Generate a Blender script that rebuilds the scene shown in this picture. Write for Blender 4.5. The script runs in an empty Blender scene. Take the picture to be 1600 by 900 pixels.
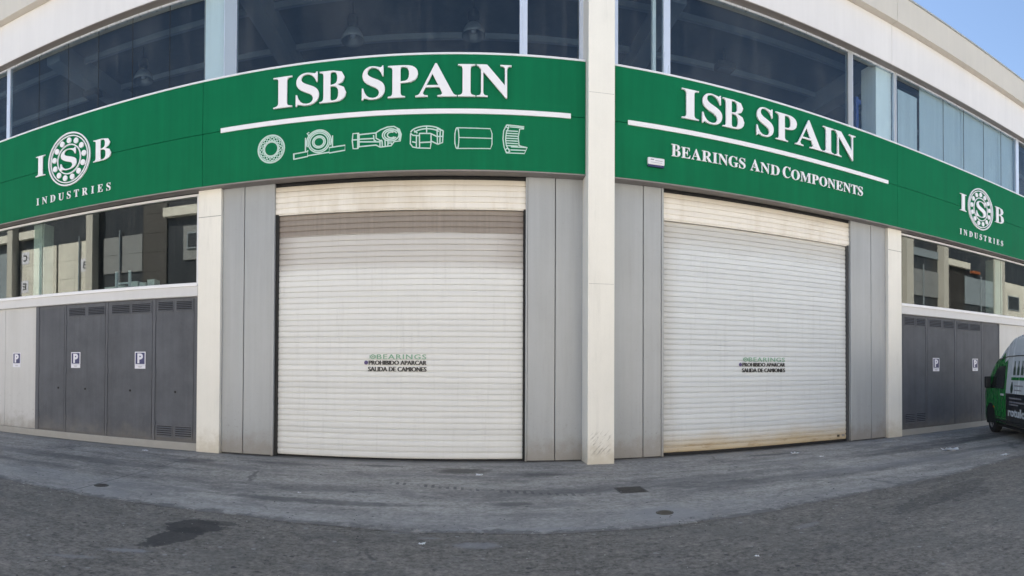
import bpy, bmesh, math, random
from mathutils import Vector, Matrix

R = math.radians
C = bpy.context.scene.collection
sc = bpy.context.scene
random.seed(7)

# ---------------------------------------------------------------- camera (stitched phone panorama: a cylindrical camera)
EYE = 1.6
F = 917.7643                                   # pixels per radian on the 1600 px wide photograph
cam = bpy.data.cameras.new('camera')
cam.type = 'PANO'
cam.panorama_type = 'CENTRAL_CYLINDRICAL'
cam.central_cylindrical_radius = 1.0
cam.central_cylindrical_range_u_min = -800 / F
cam.central_cylindrical_range_u_max = 800 / F
cam.central_cylindrical_range_v_min = -(900 - 568.0823) / F
cam.central_cylindrical_range_v_max = 568.0823 / F
cam.clip_start = 0.05
cam.clip_end = 2000
camo = bpy.data.objects.new('camera', cam)
C.objects.link(camo)
camo.matrix_world = (Matrix.Translation((0, 0, EYE)) @ Matrix.Rotation(-0.0863, 4, 'Z') @
                     Matrix.Rotation(R(90) + 0.0128, 4, 'X') @ Matrix.Rotation(0.0042, 4, 'Z'))
sc.camera = camo

# ---------------------------------------------------------------- sky, sun, exposure
SUN_EL, SUN_AZ = 43.0, -38.0                   # degrees; azimuth from +Y (behind the building) towards +X
world = bpy.data.worlds.new('World')
sc.world = world
world.use_nodes = True
wn = world.node_tree
sky = wn.nodes.new('ShaderNodeTexSky')
sky.sky_type = 'NISHITA'
sky.sun_disc = False
sky.sun_elevation = R(SUN_EL)
sky.sun_rotation = R(SUN_AZ)
sky.air_density = 1.0
sky.dust_density = 0.5
sky.ozone_density = 2.0
bg = wn.nodes['Background']
bg.inputs['Strength'].default_value = 0.068
wn.links.new(sky.outputs[0], bg.inputs['Color'])
sl = bpy.data.lights.new('sun', 'SUN')
sl.energy = 5.0
sl.angle = R(0.53)
sl.color = (1.0, 0.95, 0.87)
so = bpy.data.objects.new('sun', sl)
C.objects.link(so)
sd = Vector((math.sin(R(SUN_AZ)) * math.cos(R(SUN_EL)), math.cos(R(SUN_AZ)) * math.cos(R(SUN_EL)), math.sin(R(SUN_EL))))
so.rotation_euler = sd.to_track_quat('Z', 'Y').to_euler()
so.location = sd * 60
sc.view_settings.view_transform = 'Standard'
sc.view_settings.look = 'None'
sc.view_settings.gamma = 1.0
sc.view_settings.use_curve_mapping = False
sc.view_settings.exposure = 2.03
sc.view_settings.use_white_balance = True        # the phone's white balance, set for open shade
sc.view_settings.white_balance_temperature = 6800
sc.view_settings.white_balance_tint = 10
sc.cycles.max_bounces = 8
sc.cycles.transparent_max_bounces = 16
sc.cycles.caustics_reflective = False
sc.cycles.caustics_refractive = False
sc.cycles.use_denoising = True

# ---------------------------------------------------------------- object helpers
ROOTM = {}
EYE4 = Matrix.Identity(4)

def tag(o, label=None, cat=None, group=None, kind=None):
    if label: o['label'] = label
    if cat: o['category'] = cat
    if group: o['group'] = group
    if kind: o['kind'] = kind
    return o

def thing(name, label, cat, loc=(0, 0, 0), rot=0.0, group=None):
    o = bpy.data.objects.new(name, None)
    o.empty_display_size = 0.2
    C.objects.link(o)
    o.location = loc
    o.rotation_euler = (0, 0, rot)
    ROOTM[o] = Matrix.Translation(loc) @ Matrix.Rotation(rot, 4, 'Z')
    return tag(o, label, cat, group)

class Frame:
    """A facade's own axes: s along it, d out of it towards the street, z up."""
    def __init__(self, o, t, n):
        self.o, self.t, self.n = Vector(o), Vector(t), Vector(n)
    def __call__(self, s, d, z):
        return self.o + self.t * s - self.n * d + Vector((0, 0, z))

FL = Frame((0, 10.2464, 0), (1, 0, 0), (0, 1, 0))
RN = Vector((-0.04318656, 0.99906703, 0))
FR = Frame(RN * 10.122, (0.99906703, 0.04318656, 0), RN)
W = Frame((0, 0, 0), (1, 0, 0), (0, -1, 0))     # plain world axes: s = x, d = y

class MB:
    """Collects boxes, prisms, ribbons ... in one frame and links them as one mesh object."""
    def __init__(self, fr=W):
        self.bm = bmesh.new()
        self.fr = fr
    def quad(self, pts, mi=0):
        f = self.bm.faces.new([self.bm.verts.new(self.fr(*p)) for p in pts])
        f.material_index = mi
        return f
    def box(self, s0, s1, d0, d1, z0, z1, mi=0, bev=0.0):
        v = [self.bm.verts.new(self.fr(s, d, z)) for z in (z0, z1) for d in (d0, d1) for s in (s0, s1)]
        fs = []
        for q in ((0, 1, 3, 2), (4, 6, 7, 5), (0, 4, 5, 1), (2, 3, 7, 6), (0, 2, 6, 4), (1, 5, 7, 3)):
            f = self.bm.faces.new([v[i] for i in q]); f.material_index = mi; fs.append(f)
        if bev > 0:
            es = list({e for f in fs for e in f.edges})
            bmesh.ops.bevel(self.bm, geom=es, offset=bev, segments=2, affect='EDGES', profile=0.6, material=-1)
        return self
    def prism(self, pts, d0, d1, mi=0):
        """polygon in (s, z), thick from d0 to d1"""
        a = [self.bm.verts.new(self.fr(s, d0, z)) for s, z in pts]
        b = [self.bm.verts.new(self.fr(s, d1, z)) for s, z in pts]
        n = len(pts)
        fs = [self.bm.faces.new(a), self.bm.faces.new(b[::-1])]
        for i in range(n):
            fs.append(self.bm.faces.new((a[i], b[i], b[(i + 1) % n], a[(i + 1) % n])))
        for f in fs: f.material_index = mi
        return self
    def ribbon(self, pts, w, d0, d1, closed=False):
        """a flat raised line of width w in (s, z)"""
        n = len(pts)
        L, Rr = [], []
        for i in range(n):
            if closed:
                p0, p1 = pts[i - 1], pts[(i + 1) % n]
            else:
                p0, p1 = pts[max(i - 1, 0)], pts[min(i + 1, n - 1)]
            dx, dz = p1[0] - p0[0], p1[1] - p0[1]
            l = math.hypot(dx, dz) or 1
            nx, nz = -dz / l * w / 2, dx / l * w / 2
            L.append((pts[i][0] + nx, pts[i][1] + nz)); Rr.append((pts[i][0] - nx, pts[i][1] - nz))
        rings = []
        for i in range(n):
            rings.append([self.bm.verts.new(self.fr(*q)) for q in ((L[i][0], d0, L[i][1]), (L[i][0], d1, L[i][1]), (Rr[i][0], d1, Rr[i][1]), (Rr[i][0], d0, Rr[i][1]))])
        for i in range(n if closed else n - 1):
            a, b = rings[i], rings[(i + 1) % n]
            for k in range(4):
                self.bm.faces.new((a[k], a[(k + 1) % 4], b[(k + 1) % 4], b[k]))
        if not closed:
            self.bm.faces.new(rings[0]); self.bm.faces.new(rings[-1][::-1])
        return self
    def circle(self, s, z, r, w, d0, d1, n=40, a0=0, a1=360, rz=None):
        rz = rz or r
        full = abs(a1 - a0) >= 360
        m = n if full else n + 1
        pts = [(s + r * math.cos(R(a0 + (a1 - a0) * i / n)), z + rz * math.sin(R(a0 + (a1 - a0) * i / n))) for i in range(m)]
        return self.ribbon(pts, w, d0, d1, closed=full)
    def disc(self, s, z, r, d0, d1, n=20, mi=0):
        return self.prism([(s + r * math.cos(2 * math.pi * i / n), z + r * math.sin(2 * math.pi * i / n)) for i in range(n)], d0, d1, mi)
    def sweep(self, prof, s0, s1, mi=0, seg=1, wob=None):
        """profile in (d, z) swept along s; wob(s, z) adds a small offset out of the plane"""
        if seg > 1:
            cols = []
            for k in range(seg + 1):
                s = s0 + (s1 - s0) * k / seg
                cols.append([self.bm.verts.new(self.fr(s, d + wob(s, z)[0], z + wob(s, z)[1])) for d, z in prof])
            for a, b in zip(cols, cols[1:]):
                for i in range(len(prof) - 1): self.bm.faces.new((a[i], b[i], b[i + 1], a[i + 1])).material_index = mi
            return self
        a = [self.bm.verts.new(self.fr(s0, d, z)) for d, z in prof]
        b = [self.bm.verts.new(self.fr(s1, d, z)) for d, z in prof]
        for i in range(len(prof) - 1):
            f = self.bm.faces.new((a[i], b[i], b[i + 1], a[i + 1])); f.material_index = mi
        return self
    def tube(self, p0, p1, r0, r1=None, n=12, mi=0):
        p0, p1 = self.fr(*p0), self.fr(*p1)
        r1 = r0 if r1 is None else r1
        ax = (p1 - p0).normalized()
        u = ax.orthogonal().normalized(); v = ax.cross(u)
        a = [self.bm.verts.new(p0 + (u * math.cos(2 * math.pi * i / n) + v * math.sin(2 * math.pi * i / n)) * r0) for i in range(n)]
        b = [self.bm.verts.new(p1 + (u * math.cos(2 * math.pi * i / n) + v * math.sin(2 * math.pi * i / n)) * r1) for i in range(n)]
        for i in range(n):
            f = self.bm.faces.new((a[i], a[(i + 1) % n], b[(i + 1) % n], b[i])); f.material_index = mi
        self.bm.faces.new(a[::-1]).material_index = mi; self.bm.faces.new(b).material_index = mi
        return self
    def lathe(self, c, prof, n=24, mi=0):
        """profile of (radius, z) turned about the vertical through c"""
        rings = []
        for r, z in prof:
            rings.append([self.bm.verts.new(self.fr(c[0] + r * math.cos(2 * math.pi * i / n), c[1] + r * math.sin(2 * math.pi * i / n), z)) for i in range(n)])
        for a, b in zip(rings, rings[1:]):
            for i in range(n):
                f = self.bm.faces.new((a[i], a[(i + 1) % n], b[(i + 1) % n], b[i])); f.material_index = mi
        return self
    def build(self, name, mats, parent=None, smooth=False, label=None):
        bm = self.bm
        bmesh.ops.recalc_face_normals(bm, faces=bm.faces[:])
        if parent is not None and parent in ROOTM:
            M = ROOTM[parent]
            bm.transform(M.inverted())
        me = bpy.data.meshes.new(name)
        bm.to_mesh(me); bm.free()
        for m in (mats if isinstance(mats, (list, tuple)) else [mats]): me.materials.append(m)
        if smooth:
            for p in me.polygons: p.use_smooth = True
        o = bpy.data.objects.new(name, me)
        C.objects.link(o)
        if parent is not None:
            o.parent = parent
            ROOTM[o] = ROOTM.get(parent, Matrix.Identity(4))
        if label: o['label'] = label
        return o

def structure(o):
    o['kind'] = 'structure'
    return o

# ---------------------------------------------------------------- lettering
GLYPH = {'A':['-13,0 -13,27 14,32 35,45 54,71 73,111 307,694 334,693 572,129 594,83 612,51 633,33 660,27 660,0 341,0 341,27 402,37 422,68 418,88 406,121 376,197 154,197 117,105 114,97 113,88 111,78 111,72 129,38 184,27 190,27 190,0','169,239 360,239 263,475'],
'B':['24,0 24,26 67,33 93,48 107,77 111,122 111,549 109,587 103,614 92,633 76,645 53,651 23,653 23,678 328,678 525,639 590,522 549,422 427,368 574,307 623,196 605,113 553,52 468,13 354,0','271,375 280,375 348,383 392,406 416,448 424,514 418,573 401,614 370,638 322,646 294,643 280,633 273,613 271,582','330,36 385,45 422,73 441,121 448,191 439,262 413,309 365,335 294,344 271,344 271,97 274,68 284,50 301,39'],
'C':['382,-16 288,-5 205,30 135,84 83,156 50,242 39,340 50,437 84,523 137,594 207,648 291,682 386,693 460,684 547,655 562,650 577,648 607,659 624,693 650,693 650,459 625,459 584,542 531,606 466,646 395,660 259,579 214,337 264,111 414,35 474,43 533,67 589,105 638,158 666,132 544,21'],
'D':['30,0 30,26 69,32 94,44 106,69 110,111 110,557 105,606 91,635 64,648 22,653 22,678 330,678 488,656 604,590 674,483 697,339 608,85 340,0','331,36 416,55 476,112 510,207 522,341 475,569 332,645 301,641 282,631 274,609 271,573 271,107 274,72 282,51 300,40'],
'E':['21,0 21,25 66,30 93,44 107,72 112,116 112,549 107,603 93,634 66,648 24,653 24,678 594,678 594,476 571,476 549,555 507,605 440,632 345,641 317,640 298,638 285,632 277,621 273,603 272,578 272,366 288,366 346,375 386,401 412,446 429,514 453,514 453,176 428,176 420,230 407,270 386,299 359,318 322,328 276,331 272,331 272,100 275,69 286,52 307,44 343,41 410,45 467,58 513,79 552,112 585,156 612,213 640,213 599,0'],
'G':['399,-15 298,-4 211,29 139,82 86,153 52,240 41,341 52,439 86,524 138,595 208,648 290,682 383,693 464,684 550,656 564,651 577,649 592,652 604,660 614,673 624,693 651,693 651,458 625,458 600,515 569,564 532,604 490,635 445,654 398,660 262,580 217,339 230,201 268,101 329,39 410,19 458,24 489,41 505,68 510,106 510,190 505,229 490,254 460,266 410,271 410,295 745,295 745,271 704,266 680,254 668,230 664,191 664,43 532,-1'],
'I':['20,0 20,26 63,34 91,48 107,73 112,112 112,576 108,614 94,637 67,648 20,653 20,678 364,678 364,653 319,648 292,637 277,614 272,576 272,115 274,87 279,66 289,50 307,39 332,31 366,26 366,0'],
'M':['21,0 21,26 64,32 92,47 107,74 112,118 112,569 110,598 105,619 95,634 79,644 55,650 22,653 22,678 275,678 472,212 669,678 919,678 919,653 878,645 853,630 839,604 834,563 834,127 836,90 841,64 851,46 866,35 888,29 918,26 918,0 589,0 589,26 621,30 644,37 660,48 670,66 675,90 677,124 677,594 429,0 402,0 157,579 157,119 162,72 178,44 207,31 252,26 252,0'],
'N':['600,-16 159,521 159,117 163,73 177,46 203,32 248,26 248,0 27,0 27,26 58,29 81,35 96,45 106,62 111,85 113,117 113,578 73,626 54,645 42,650 27,653 27,678 233,678 582,251 582,562 580,594 575,617 565,632 549,643 526,649 493,653 493,678 714,678 714,653 671,647 645,633 632,605 628,561 628,-16'],
'O':['388,-16 317,-9 251,11 192,43 141,86 98,138 67,199 47,267 41,339 48,411 67,479 99,539 141,592 193,635 254,667 321,687 395,694 466,687 532,668 591,636 642,594 684,542 716,481 735,413 742,339 735,266 716,199 684,138 641,86 589,43 529,11 461,-9','394,18 522,98 565,339 553,478 518,579 461,640 387,660 259,580 216,339 228,201 264,100 321,39'],
'P':['23,0 23,26 67,32 93,47 107,75 111,120 111,564 106,605 93,631 66,646 24,653 24,678 318,678 428,672 500,655 546,628 580,592 602,547 609,494 593,417 546,358 468,319 360,306 271,306 271,120 276,75 289,47 316,32 360,26 360,0','271,342 300,342 363,351 405,376 427,422 435,490 429,558 410,605 375,633 322,642 297,639 282,631 274,616 271,593'],
'R':['23,0 23,26 67,32 93,47 107,75 111,120 111,564 106,605 93,631 66,646 24,653 24,678 323,678 454,667 547,634 603,578 621,498 583,395 469,333 643,75 659,53 674,38 690,29 712,26 715,26 715,0 504,0 300,316 271,316 271,120 276,75 289,47 316,32 360,26 360,0','271,348 303,348 370,357 417,385 443,432 452,500 423,607 334,642 301,639 282,629 274,609 271,574'],
'S':['64,-16 64,235 93,235 123,140 166,74 222,35 293,22 344,30 383,54 407,89 415,133 395,192 335,238 242,284 167,329 115,376 84,430 74,494 81,551 100,600 131,639 172,669 220,688 275,694 307,692 342,687 379,679 420,667 428,665 434,664 440,662 446,662 467,670 477,694 505,694 505,475 480,475 462,528 437,573 406,610 370,639 330,656 289,662 243,655 208,635 186,604 178,566 185,530 204,501 236,476 281,451 377,406 431,377 473,347 502,315 521,280 532,242 535,198 527,138 505,86 468,43 418,12 357,-8 286,-15 261,-14 236,-12 211,-7 187,1 164,9 147,14 134,17 126,18 112,16 103,11 97,0 91,-16'],
'T':['137,0 137,26 183,31 212,46 227,75 232,120 232,645 222,645 151,634 97,601 61,546 43,473 16,473 16,678 611,678 611,472 586,472 531,602 400,645 392,645 392,120 397,73 412,45 440,31 488,26 488,0'],
'U':['369,-19 250,-4 170,43 124,120 109,231 109,564 104,605 91,631 64,646 22,653 22,678 358,678 358,653 325,649 302,643 285,633 275,618 271,595 269,564 269,208 277,131 303,77 346,44 409,33 540,84 584,237 584,563 579,604 565,631 537,645 489,653 489,678 706,678 706,653 668,644 645,628 633,602 629,563 629,270 613,137 566,48 485,-2']}

def shape_mesh(loops, thick, bevel=0.0, thin=0.0):
    """filled outline (with holes) as a solid mesh lying in x, y with thickness along z"""
    cu = bpy.data.curves.new('outline', 'CURVE')
    cu.dimensions = '2D'; cu.fill_mode = 'BOTH'; cu.extrude = thick / 2; cu.bevel_depth = bevel; cu.offset = -bevel - thin; cu.bevel_resolution = 1
    for lp in loops:
        sp = cu.splines.new('POLY'); sp.points.add(len(lp) - 1); sp.use_cyclic_u = True
        for p, (x, y) in zip(sp.points, lp): p.co = (x, y, 0, 1)
    o = bpy.data.objects.new('outline', cu)
    me = bpy.data.meshes.new_from_object(o)
    bpy.data.objects.remove(o); bpy.data.curves.remove(cu)
    return me

def glyph(fr, ch, s0, s1, z0, z1, d0, d1, mat, parent, name='letter', bevel=0.006, thin=0.0):
    """one serif capital that fills s0..s1; z0..z1 is the cap height (round letters overshoot a little)"""
    loops = [[tuple(map(float, p.split(','))) for p in lp.split()] for lp in GLYPH[ch]]
    xs = [p[0] for l in loops for p in l]
    x0, x1 = min(xs), max(xs)
    loops = [[(s0 + (p[0] - x0) / (x1 - x0) * (s1 - s0), z0 + p[1] / 678 * (z1 - z0)) for p in l] for l in loops]
    me = shape_mesh(loops, d1 - d0 - 2 * bevel, bevel, thin)
    return place(me, fr, (d0 + d1) / 2, mat, parent, name)

def place(me, fr, d, mat, parent, name):
    M = ROOTM[parent].inverted() if parent in ROOTM else Matrix.Identity(4)
    for v in me.vertices:
        x, y, z = v.co
        v.co = M @ fr(x, d + z, y)
    me.name = name
    me.materials.clear(); me.materials.append(mat)
    o = bpy.data.objects.new(name, me); C.objects.link(o); o.parent = parent
    ROOTM[o] = ROOTM[parent]
    return o

def word_serif(fr, text, s0, s1, z0, z1, d0, d1, mat, parent, gap=0.0, bevel=0.004, first=1.0, thin=0.0):
    wid = {}
    tot = 0
    for ch in text:
        xs = [float(p.split(',')[0]) for l in GLYPH[ch] for p in l.split()]
        wid[ch] = max(xs) - min(xs)
    units = sum(wid[c] for c in text) + gap * (len(text) - 1)
    k = (s1 - s0) / units
    s = s0
    for i, ch in enumerate(text):
        zz = z0 + (z1 - z0) * (first if i == 0 else 1.0)
        glyph(fr, ch, s, s + wid[ch] * k, z0, zz, d0, d1, mat, parent, bevel=bevel, thin=thin)
        s += (wid[ch] + gap) * k

def text_sans(fr, text, s0, s1, z0, z1, d0, d1, mat, parent, name='lettering', bold=0.0, fat=0.0, spacing=1.0):
    cu = bpy.data.curves.new('text', 'FONT')
    cu.body = text; cu.resolution_u = 3; cu.extrude = (d1 - d0) / 2; cu.offset = bold; cu.space_character = spacing
    o = bpy.data.objects.new('text', cu)
    me = bpy.data.meshes.new_from_object(o)
    bpy.data.objects.remove(o); bpy.data.curves.remove(cu)
    xs = [v.co.x for v in me.vertices]; ys = [v.co.y for v in me.vertices]
    x0, x1, y0, y1 = min(xs), max(xs), min(ys), max(ys)
    for v in me.vertices:
        v.co.x = s0 + (v.co.x - x0) / (x1 - x0) * (s1 - s0)
        v.co.y = z0 + (v.co.y - y0) / (y1 - y0) * (z1 - z0)
    if fat:                                    # heavier strokes: the outline repeated a hair to either side
        bm = bmesh.new()
        for k, dx in enumerate((0, -fat, fat, -fat / 2, fat / 2)):
            n0 = len(bm.verts)
            bm.from_mesh(me)
            bm.verts.ensure_lookup_table()
            for v in bm.verts[n0:]: v.co.x += dx; v.co.z += k * 0.00012
        bm.to_mesh(me); bm.free()
    return place(me, fr, (d0 + d1) / 2, mat, parent, name)

# ---------------------------------------------------------------- materials
class NT:
    """small helper to write node trees as expressions"""
    def __init__(self, name):
        self.m = bpy.data.materials.new(name)
        self.m.use_nodes = True
        self.t = self.m.node_tree
        self.b = self.t.nodes['Principled BSDF']
        self.out = self.t.nodes['Material Output']
        g = self.t.nodes.new('ShaderNodeNewGeometry')
        self.P = g.outputs['Position']; self.geo = g
        self._xyz = None
    def n(self, kind, **kw):
        x = self.t.nodes.new(kind)
        for k, v in kw.items(): setattr(x, k, v)
        return x
    def put(self, sock, v):
        if isinstance(v, bpy.types.NodeSocket): self.t.links.new(v, sock)
        else:
            if sock.type == 'RGBA' and len(v) == 3: v = (*v, 1)
            sock.default_value = v
    def xyz(self, v=None):
        s = self.n('ShaderNodeSeparateXYZ'); self.put(s.inputs[0], v or self.P)
        return s.outputs
    def math(self, op, a, b=0.0, c=0.0, clamp=False):
        x = self.n('ShaderNodeMath', operation=op, use_clamp=clamp)
        self.put(x.inputs[0], a); self.put(x.inputs[1], b); self.put(x.inputs[2], c)
        return x.outputs[0]
    def vec(self, op, a, b):
        x = self.n('ShaderNodeVectorMath', operation=op)
        self.put(x.inputs[0], a); self.put(x.inputs[1], b)
        return x.outputs[0]
    def scale(self, v, s):                     # component-wise scale
        return self.vec('MULTIPLY', v, s)
    def noise(self, scale=1.0, detail=4.0, rough=0.55, vec=None, stretch=None, dist=0.0):
        x = self.n('ShaderNodeTexNoise')
        v = vec or self.P
        if stretch: v = self.scale(v, stretch)
        self.put(x.inputs['Vector'], v)
        x.inputs['Scale'].default_value = scale; x.inputs['Detail'].default_value = detail
        x.inputs['Roughness'].default_value = rough; x.inputs['Distortion'].default_value = dist
        return x.outputs['Fac']
    def vor(self, scale=1.0, vec=None, feature='F1'):
        x = self.n('ShaderNodeTexVoronoi', feature=feature)
        self.put(x.inputs['Vector'], vec or self.P); x.inputs['Scale'].default_value = scale
        return x.outputs['Distance']
    def step(self, v, a, b, lo=0.0, hi=1.0):
        x = self.n('ShaderNodeMapRange', interpolation_type='SMOOTHSTEP')
        self.put(x.inputs['Value'], v)
        for k, q in (('From Min', a), ('From Max', b), ('To Min', lo), ('To Max', hi)): self.put(x.inputs[k], q)
        return x.outputs[0]
    def mix(self, f, a, b):
        x = self.n('ShaderNodeMix', data_type='RGBA')
        self.put(x.inputs[0], f); self.put(x.inputs[6], a); self.put(x.inputs[7], b)
        return x.outputs[2]
    def mul(self, col, f):                     # colour times a scalar
        x = self.n('ShaderNodeMix', data_type='RGBA', blend_type='MULTIPLY')
        x.inputs[0].default_value = 1.0
        c = self.n('ShaderNodeCombineColor')
        for i in range(3): self.put(c.inputs[i], f)
        self.put(x.inputs[6], col); self.put(x.inputs[7], c.outputs[0])
        return x.outputs[2]
    def blob(self, cx, cy, rx, ry, ang=0.0, soft=0.35, amp=0.5, scale=6.0):
        """an uneven-edged patch on the ground: 1 inside, 0 outside"""
        x, y, _ = self.xyz()
        dx, dy = self.math('SUBTRACT', x, cx), self.math('SUBTRACT', y, cy)
        ca, sa = math.cos(ang), math.sin(ang)
        u = self.math('ADD', self.math('MULTIPLY', dx, ca / rx), self.math('MULTIPLY', dy, sa / rx))
        v = self.math('ADD', self.math('MULTIPLY', dx, -sa / ry), self.math('MULTIPLY', dy, ca / ry))
        r = self.math('SQRT', self.math('ADD', self.math('MULTIPLY', u, u), self.math('MULTIPLY', v, v)))
        r = self.math('ADD', r, self.math('MULTIPLY', self.math('SUBTRACT', self.noise(scale, 6, 0.65), 0.5), amp * 2))
        return self.step(r, 1.0 - soft, 1.0 + soft, 1.0, 0.0)
    def bump(self, h, strength=0.3, dist=0.01):
        x = self.n('ShaderNodeBump'); x.inputs['Strength'].default_value = strength; x.inputs['Distance'].default_value = dist
        self.put(x.inputs['Height'], h); self.t.links.new(x.outputs[0], self.b.inputs['Normal'])
    def done(self, col, rough=0.5, metal=0.0, spec=0.5):
        self.put(self.b.inputs['Base Color'], col); self.put(self.b.inputs['Roughness'], rough)
        self.b.inputs['Metallic'].default_value = metal
        self.b.inputs['Specular IOR Level'].default_value = spec
        return self.m

def painted(name, col, rough=0.45, var=0.12, streak=0.10, bumpy=0.0, metal=0.0, dirt=(0.5, 0.45, 0.38), scale=0.9, spec=0.5, foot=0.0, sheen=0.2):
    t = NT(name)
    n1 = t.noise(scale, 5, 0.6)
    n2 = t.noise(1.0, 4, 0.6, stretch=(7, 7, 0.35))
    n3 = t.noise(60, 2, 0.5)
    f = t.math('ADD', t.math('MULTIPLY', t.math('SUBTRACT', n1, 0.5), var * 2), t.math('MULTIPLY', t.math('SUBTRACT', n2, 0.5), streak * 2))
    f = t.math('ADD', f, t.math('MULTIPLY', t.math('SUBTRACT', n3, 0.5), var * 0.4))
    c = t.mul(col, t.math('ADD', f, 1.0))
    d = t.math('MULTIPLY', t.step(t.noise(1.0, 5, 0.65, stretch=(4, 4, 0.5)), 0.55, 0.8), streak * 1.6, clamp=True)
    c = t.mix(d, c, tuple(a * b for a, b in zip(col, dirt)))
    if foot:                                   # rain splash and dust on the lowest part
        z = t.xyz()[2]
        zz = t.math('ADD', z, t.math('MULTIPLY', t.math('SUBTRACT', t.noise(4, 6, 0.7), 0.5), 0.9))
        c = t.mix(t.math('MULTIPLY', t.step(zz, 0.05, 0.55, 1, 0), foot), c, (0.24, 0.215, 0.185))
        sp = t.math('MULTIPLY', t.step(t.noise(16, 5, 0.7), 0.56, 0.70), t.step(zz, 0.3, 1.3, 1, 0.25))
        c = t.mix(t.math('MULTIPLY', sp, foot * 0.6), c, (0.20, 0.185, 0.165))
    if bumpy: t.bump(t.noise(40, 4, 0.6), bumpy, 0.004)
    return t.done(c, t.math('ADD', t.math('MULTIPLY', n2, sheen * 2), rough - sheen), metal, spec)

M = {}
M['cladding'] = painted('grey_cladding', (0.36, 0.375, 0.39), 0.36, 0.12, 0.16, dirt=(.68, .66, .63), foot=0.7)
M['cladding_light'] = painted('light_cladding', (0.50, 0.50, 0.505), 0.4, 0.10, 0.14, dirt=(.72, .70, .67), foot=0.7)
M['joint'] = painted('dark_joint', (0.06, 0.062, 0.065), 0.7)
M['metal_white'] = painted('white_metal', (0.72, 0.73, 0.76), 0.35, 0.05, 0.04)
M['alu'] = painted('window_aluminium', (0.62, 0.67, 0.76), 0.3, 0.05, 0.03, metal=0.25)
M['mullion_grey'] = painted('grey_mullion', (0.36, 0.38, 0.40), 0.35, 0.05, 0.03)
M['mullion_blue'] = painted('blue_grey_mullion', (0.33, 0.39, 0.46), 0.35, 0.05, 0.03)
M['dark_metal'] = painted('dark_grey_door_paint', (0.098, 0.104, 0.121), 0.55, 0.42, 0.26, dirt=(.5, .5, .5), foot=0.35, scale=1.6, spec=0.22, sheen=0.08)
M['dark_frame'] = painted('dark_grey_frame_paint', (0.106, 0.112, 0.129), 0.55, 0.2, 0.14, foot=0.3, spec=0.22, sheen=0.08)
M['black'] = painted('black_void', (0.012, 0.012, 0.013), 0.8)
M['rubber'] = painted('black_rubber', (0.018, 0.018, 0.019), 0.75)
M['green'] = painted('green_sign_panel', (0.0012, 0.142, 0.060), 0.55, 0.16, 0.20, dirt=(.70, .72, .70), spec=0.10)
M['letter'] = painted('white_letter', (0.80, 0.79, 0.82), 0.4, 0.03, 0.02)
M['line'] = painted('pale_drawing_line', (0.50, 0.66, 0.60), 0.5, 0.05, 0.02)
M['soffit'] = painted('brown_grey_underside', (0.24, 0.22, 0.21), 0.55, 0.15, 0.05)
M['fascia'] = painted('white_fascia', (0.70, 0.675, 0.665), 0.6, 0.06, 0.07, dirt=(.85, .82, .76))
M['parapet'] = painted('cream_parapet', (0.56, 0.52, 0.465), 0.7, 0.07, 0.08, bumpy=0.1, dirt=(.7, .68, .62))
M['blind'] = painted('pale_blue_blind', (0.52, 0.56, 0.57), 0.6, 0.1, 0.15)
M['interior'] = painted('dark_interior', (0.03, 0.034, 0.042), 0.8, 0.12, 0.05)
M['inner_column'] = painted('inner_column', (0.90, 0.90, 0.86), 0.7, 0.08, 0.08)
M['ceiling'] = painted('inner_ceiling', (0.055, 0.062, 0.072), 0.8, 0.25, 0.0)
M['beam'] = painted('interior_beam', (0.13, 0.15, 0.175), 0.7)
M['lamp_glass'] = painted('lamp_shade', (0.09, 0.10, 0.115), 0.12, 0.05, 0.0)
M['blue'] = painted('blue_steel', (0.03, 0.07, 0.26), 0.45)
M['steel'] = painted('cast_iron', (0.042, 0.040, 0.040), 0.55, 0.25, 0.0, bumpy=0.2)
M['iron_brown'] = painted('rusty_iron', (0.065, 0.055, 0.042), 0.6, 0.3, 0.0, bumpy=0.2)
M['paper'] = painted('white_paper', (0.85, 0.86, 0.88), 0.8, 0.1, 0.0)
M['plate_blue'] = painted('sign_blue', (0.02, 0.024, 0.12), 0.4, 0.03, 0.0)
M['plate_white'] = painted('sign_white', (0.70, 0.70, 0.78), 0.45, 0.04, 0.0)
M['ink'] = painted('black_ink', (0.02, 0.021, 0.022), 0.5, 0.1, 0.0)
M['ink_green'] = painted('pale_green_ink', (0.20, 0.40, 0.28), 0.5, 0.1, 0.0)
M['ink_purple'] = painted('purple_ink', (0.075, 0.055, 0.17), 0.5, 0.1, 0.0)
M['grey_ink'] = painted('grey_ink', (0.25, 0.25, 0.28), 0.5, 0.1, 0.0)
M['sill'] = painted('pale_sill', (0.60, 0.60, 0.615), 0.45, 0.06, 0.05)
M['sill_top'] = painted('white_sill_edge', (0.80, 0.80, 0.83), 0.35, 0.03, 0.02)

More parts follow.
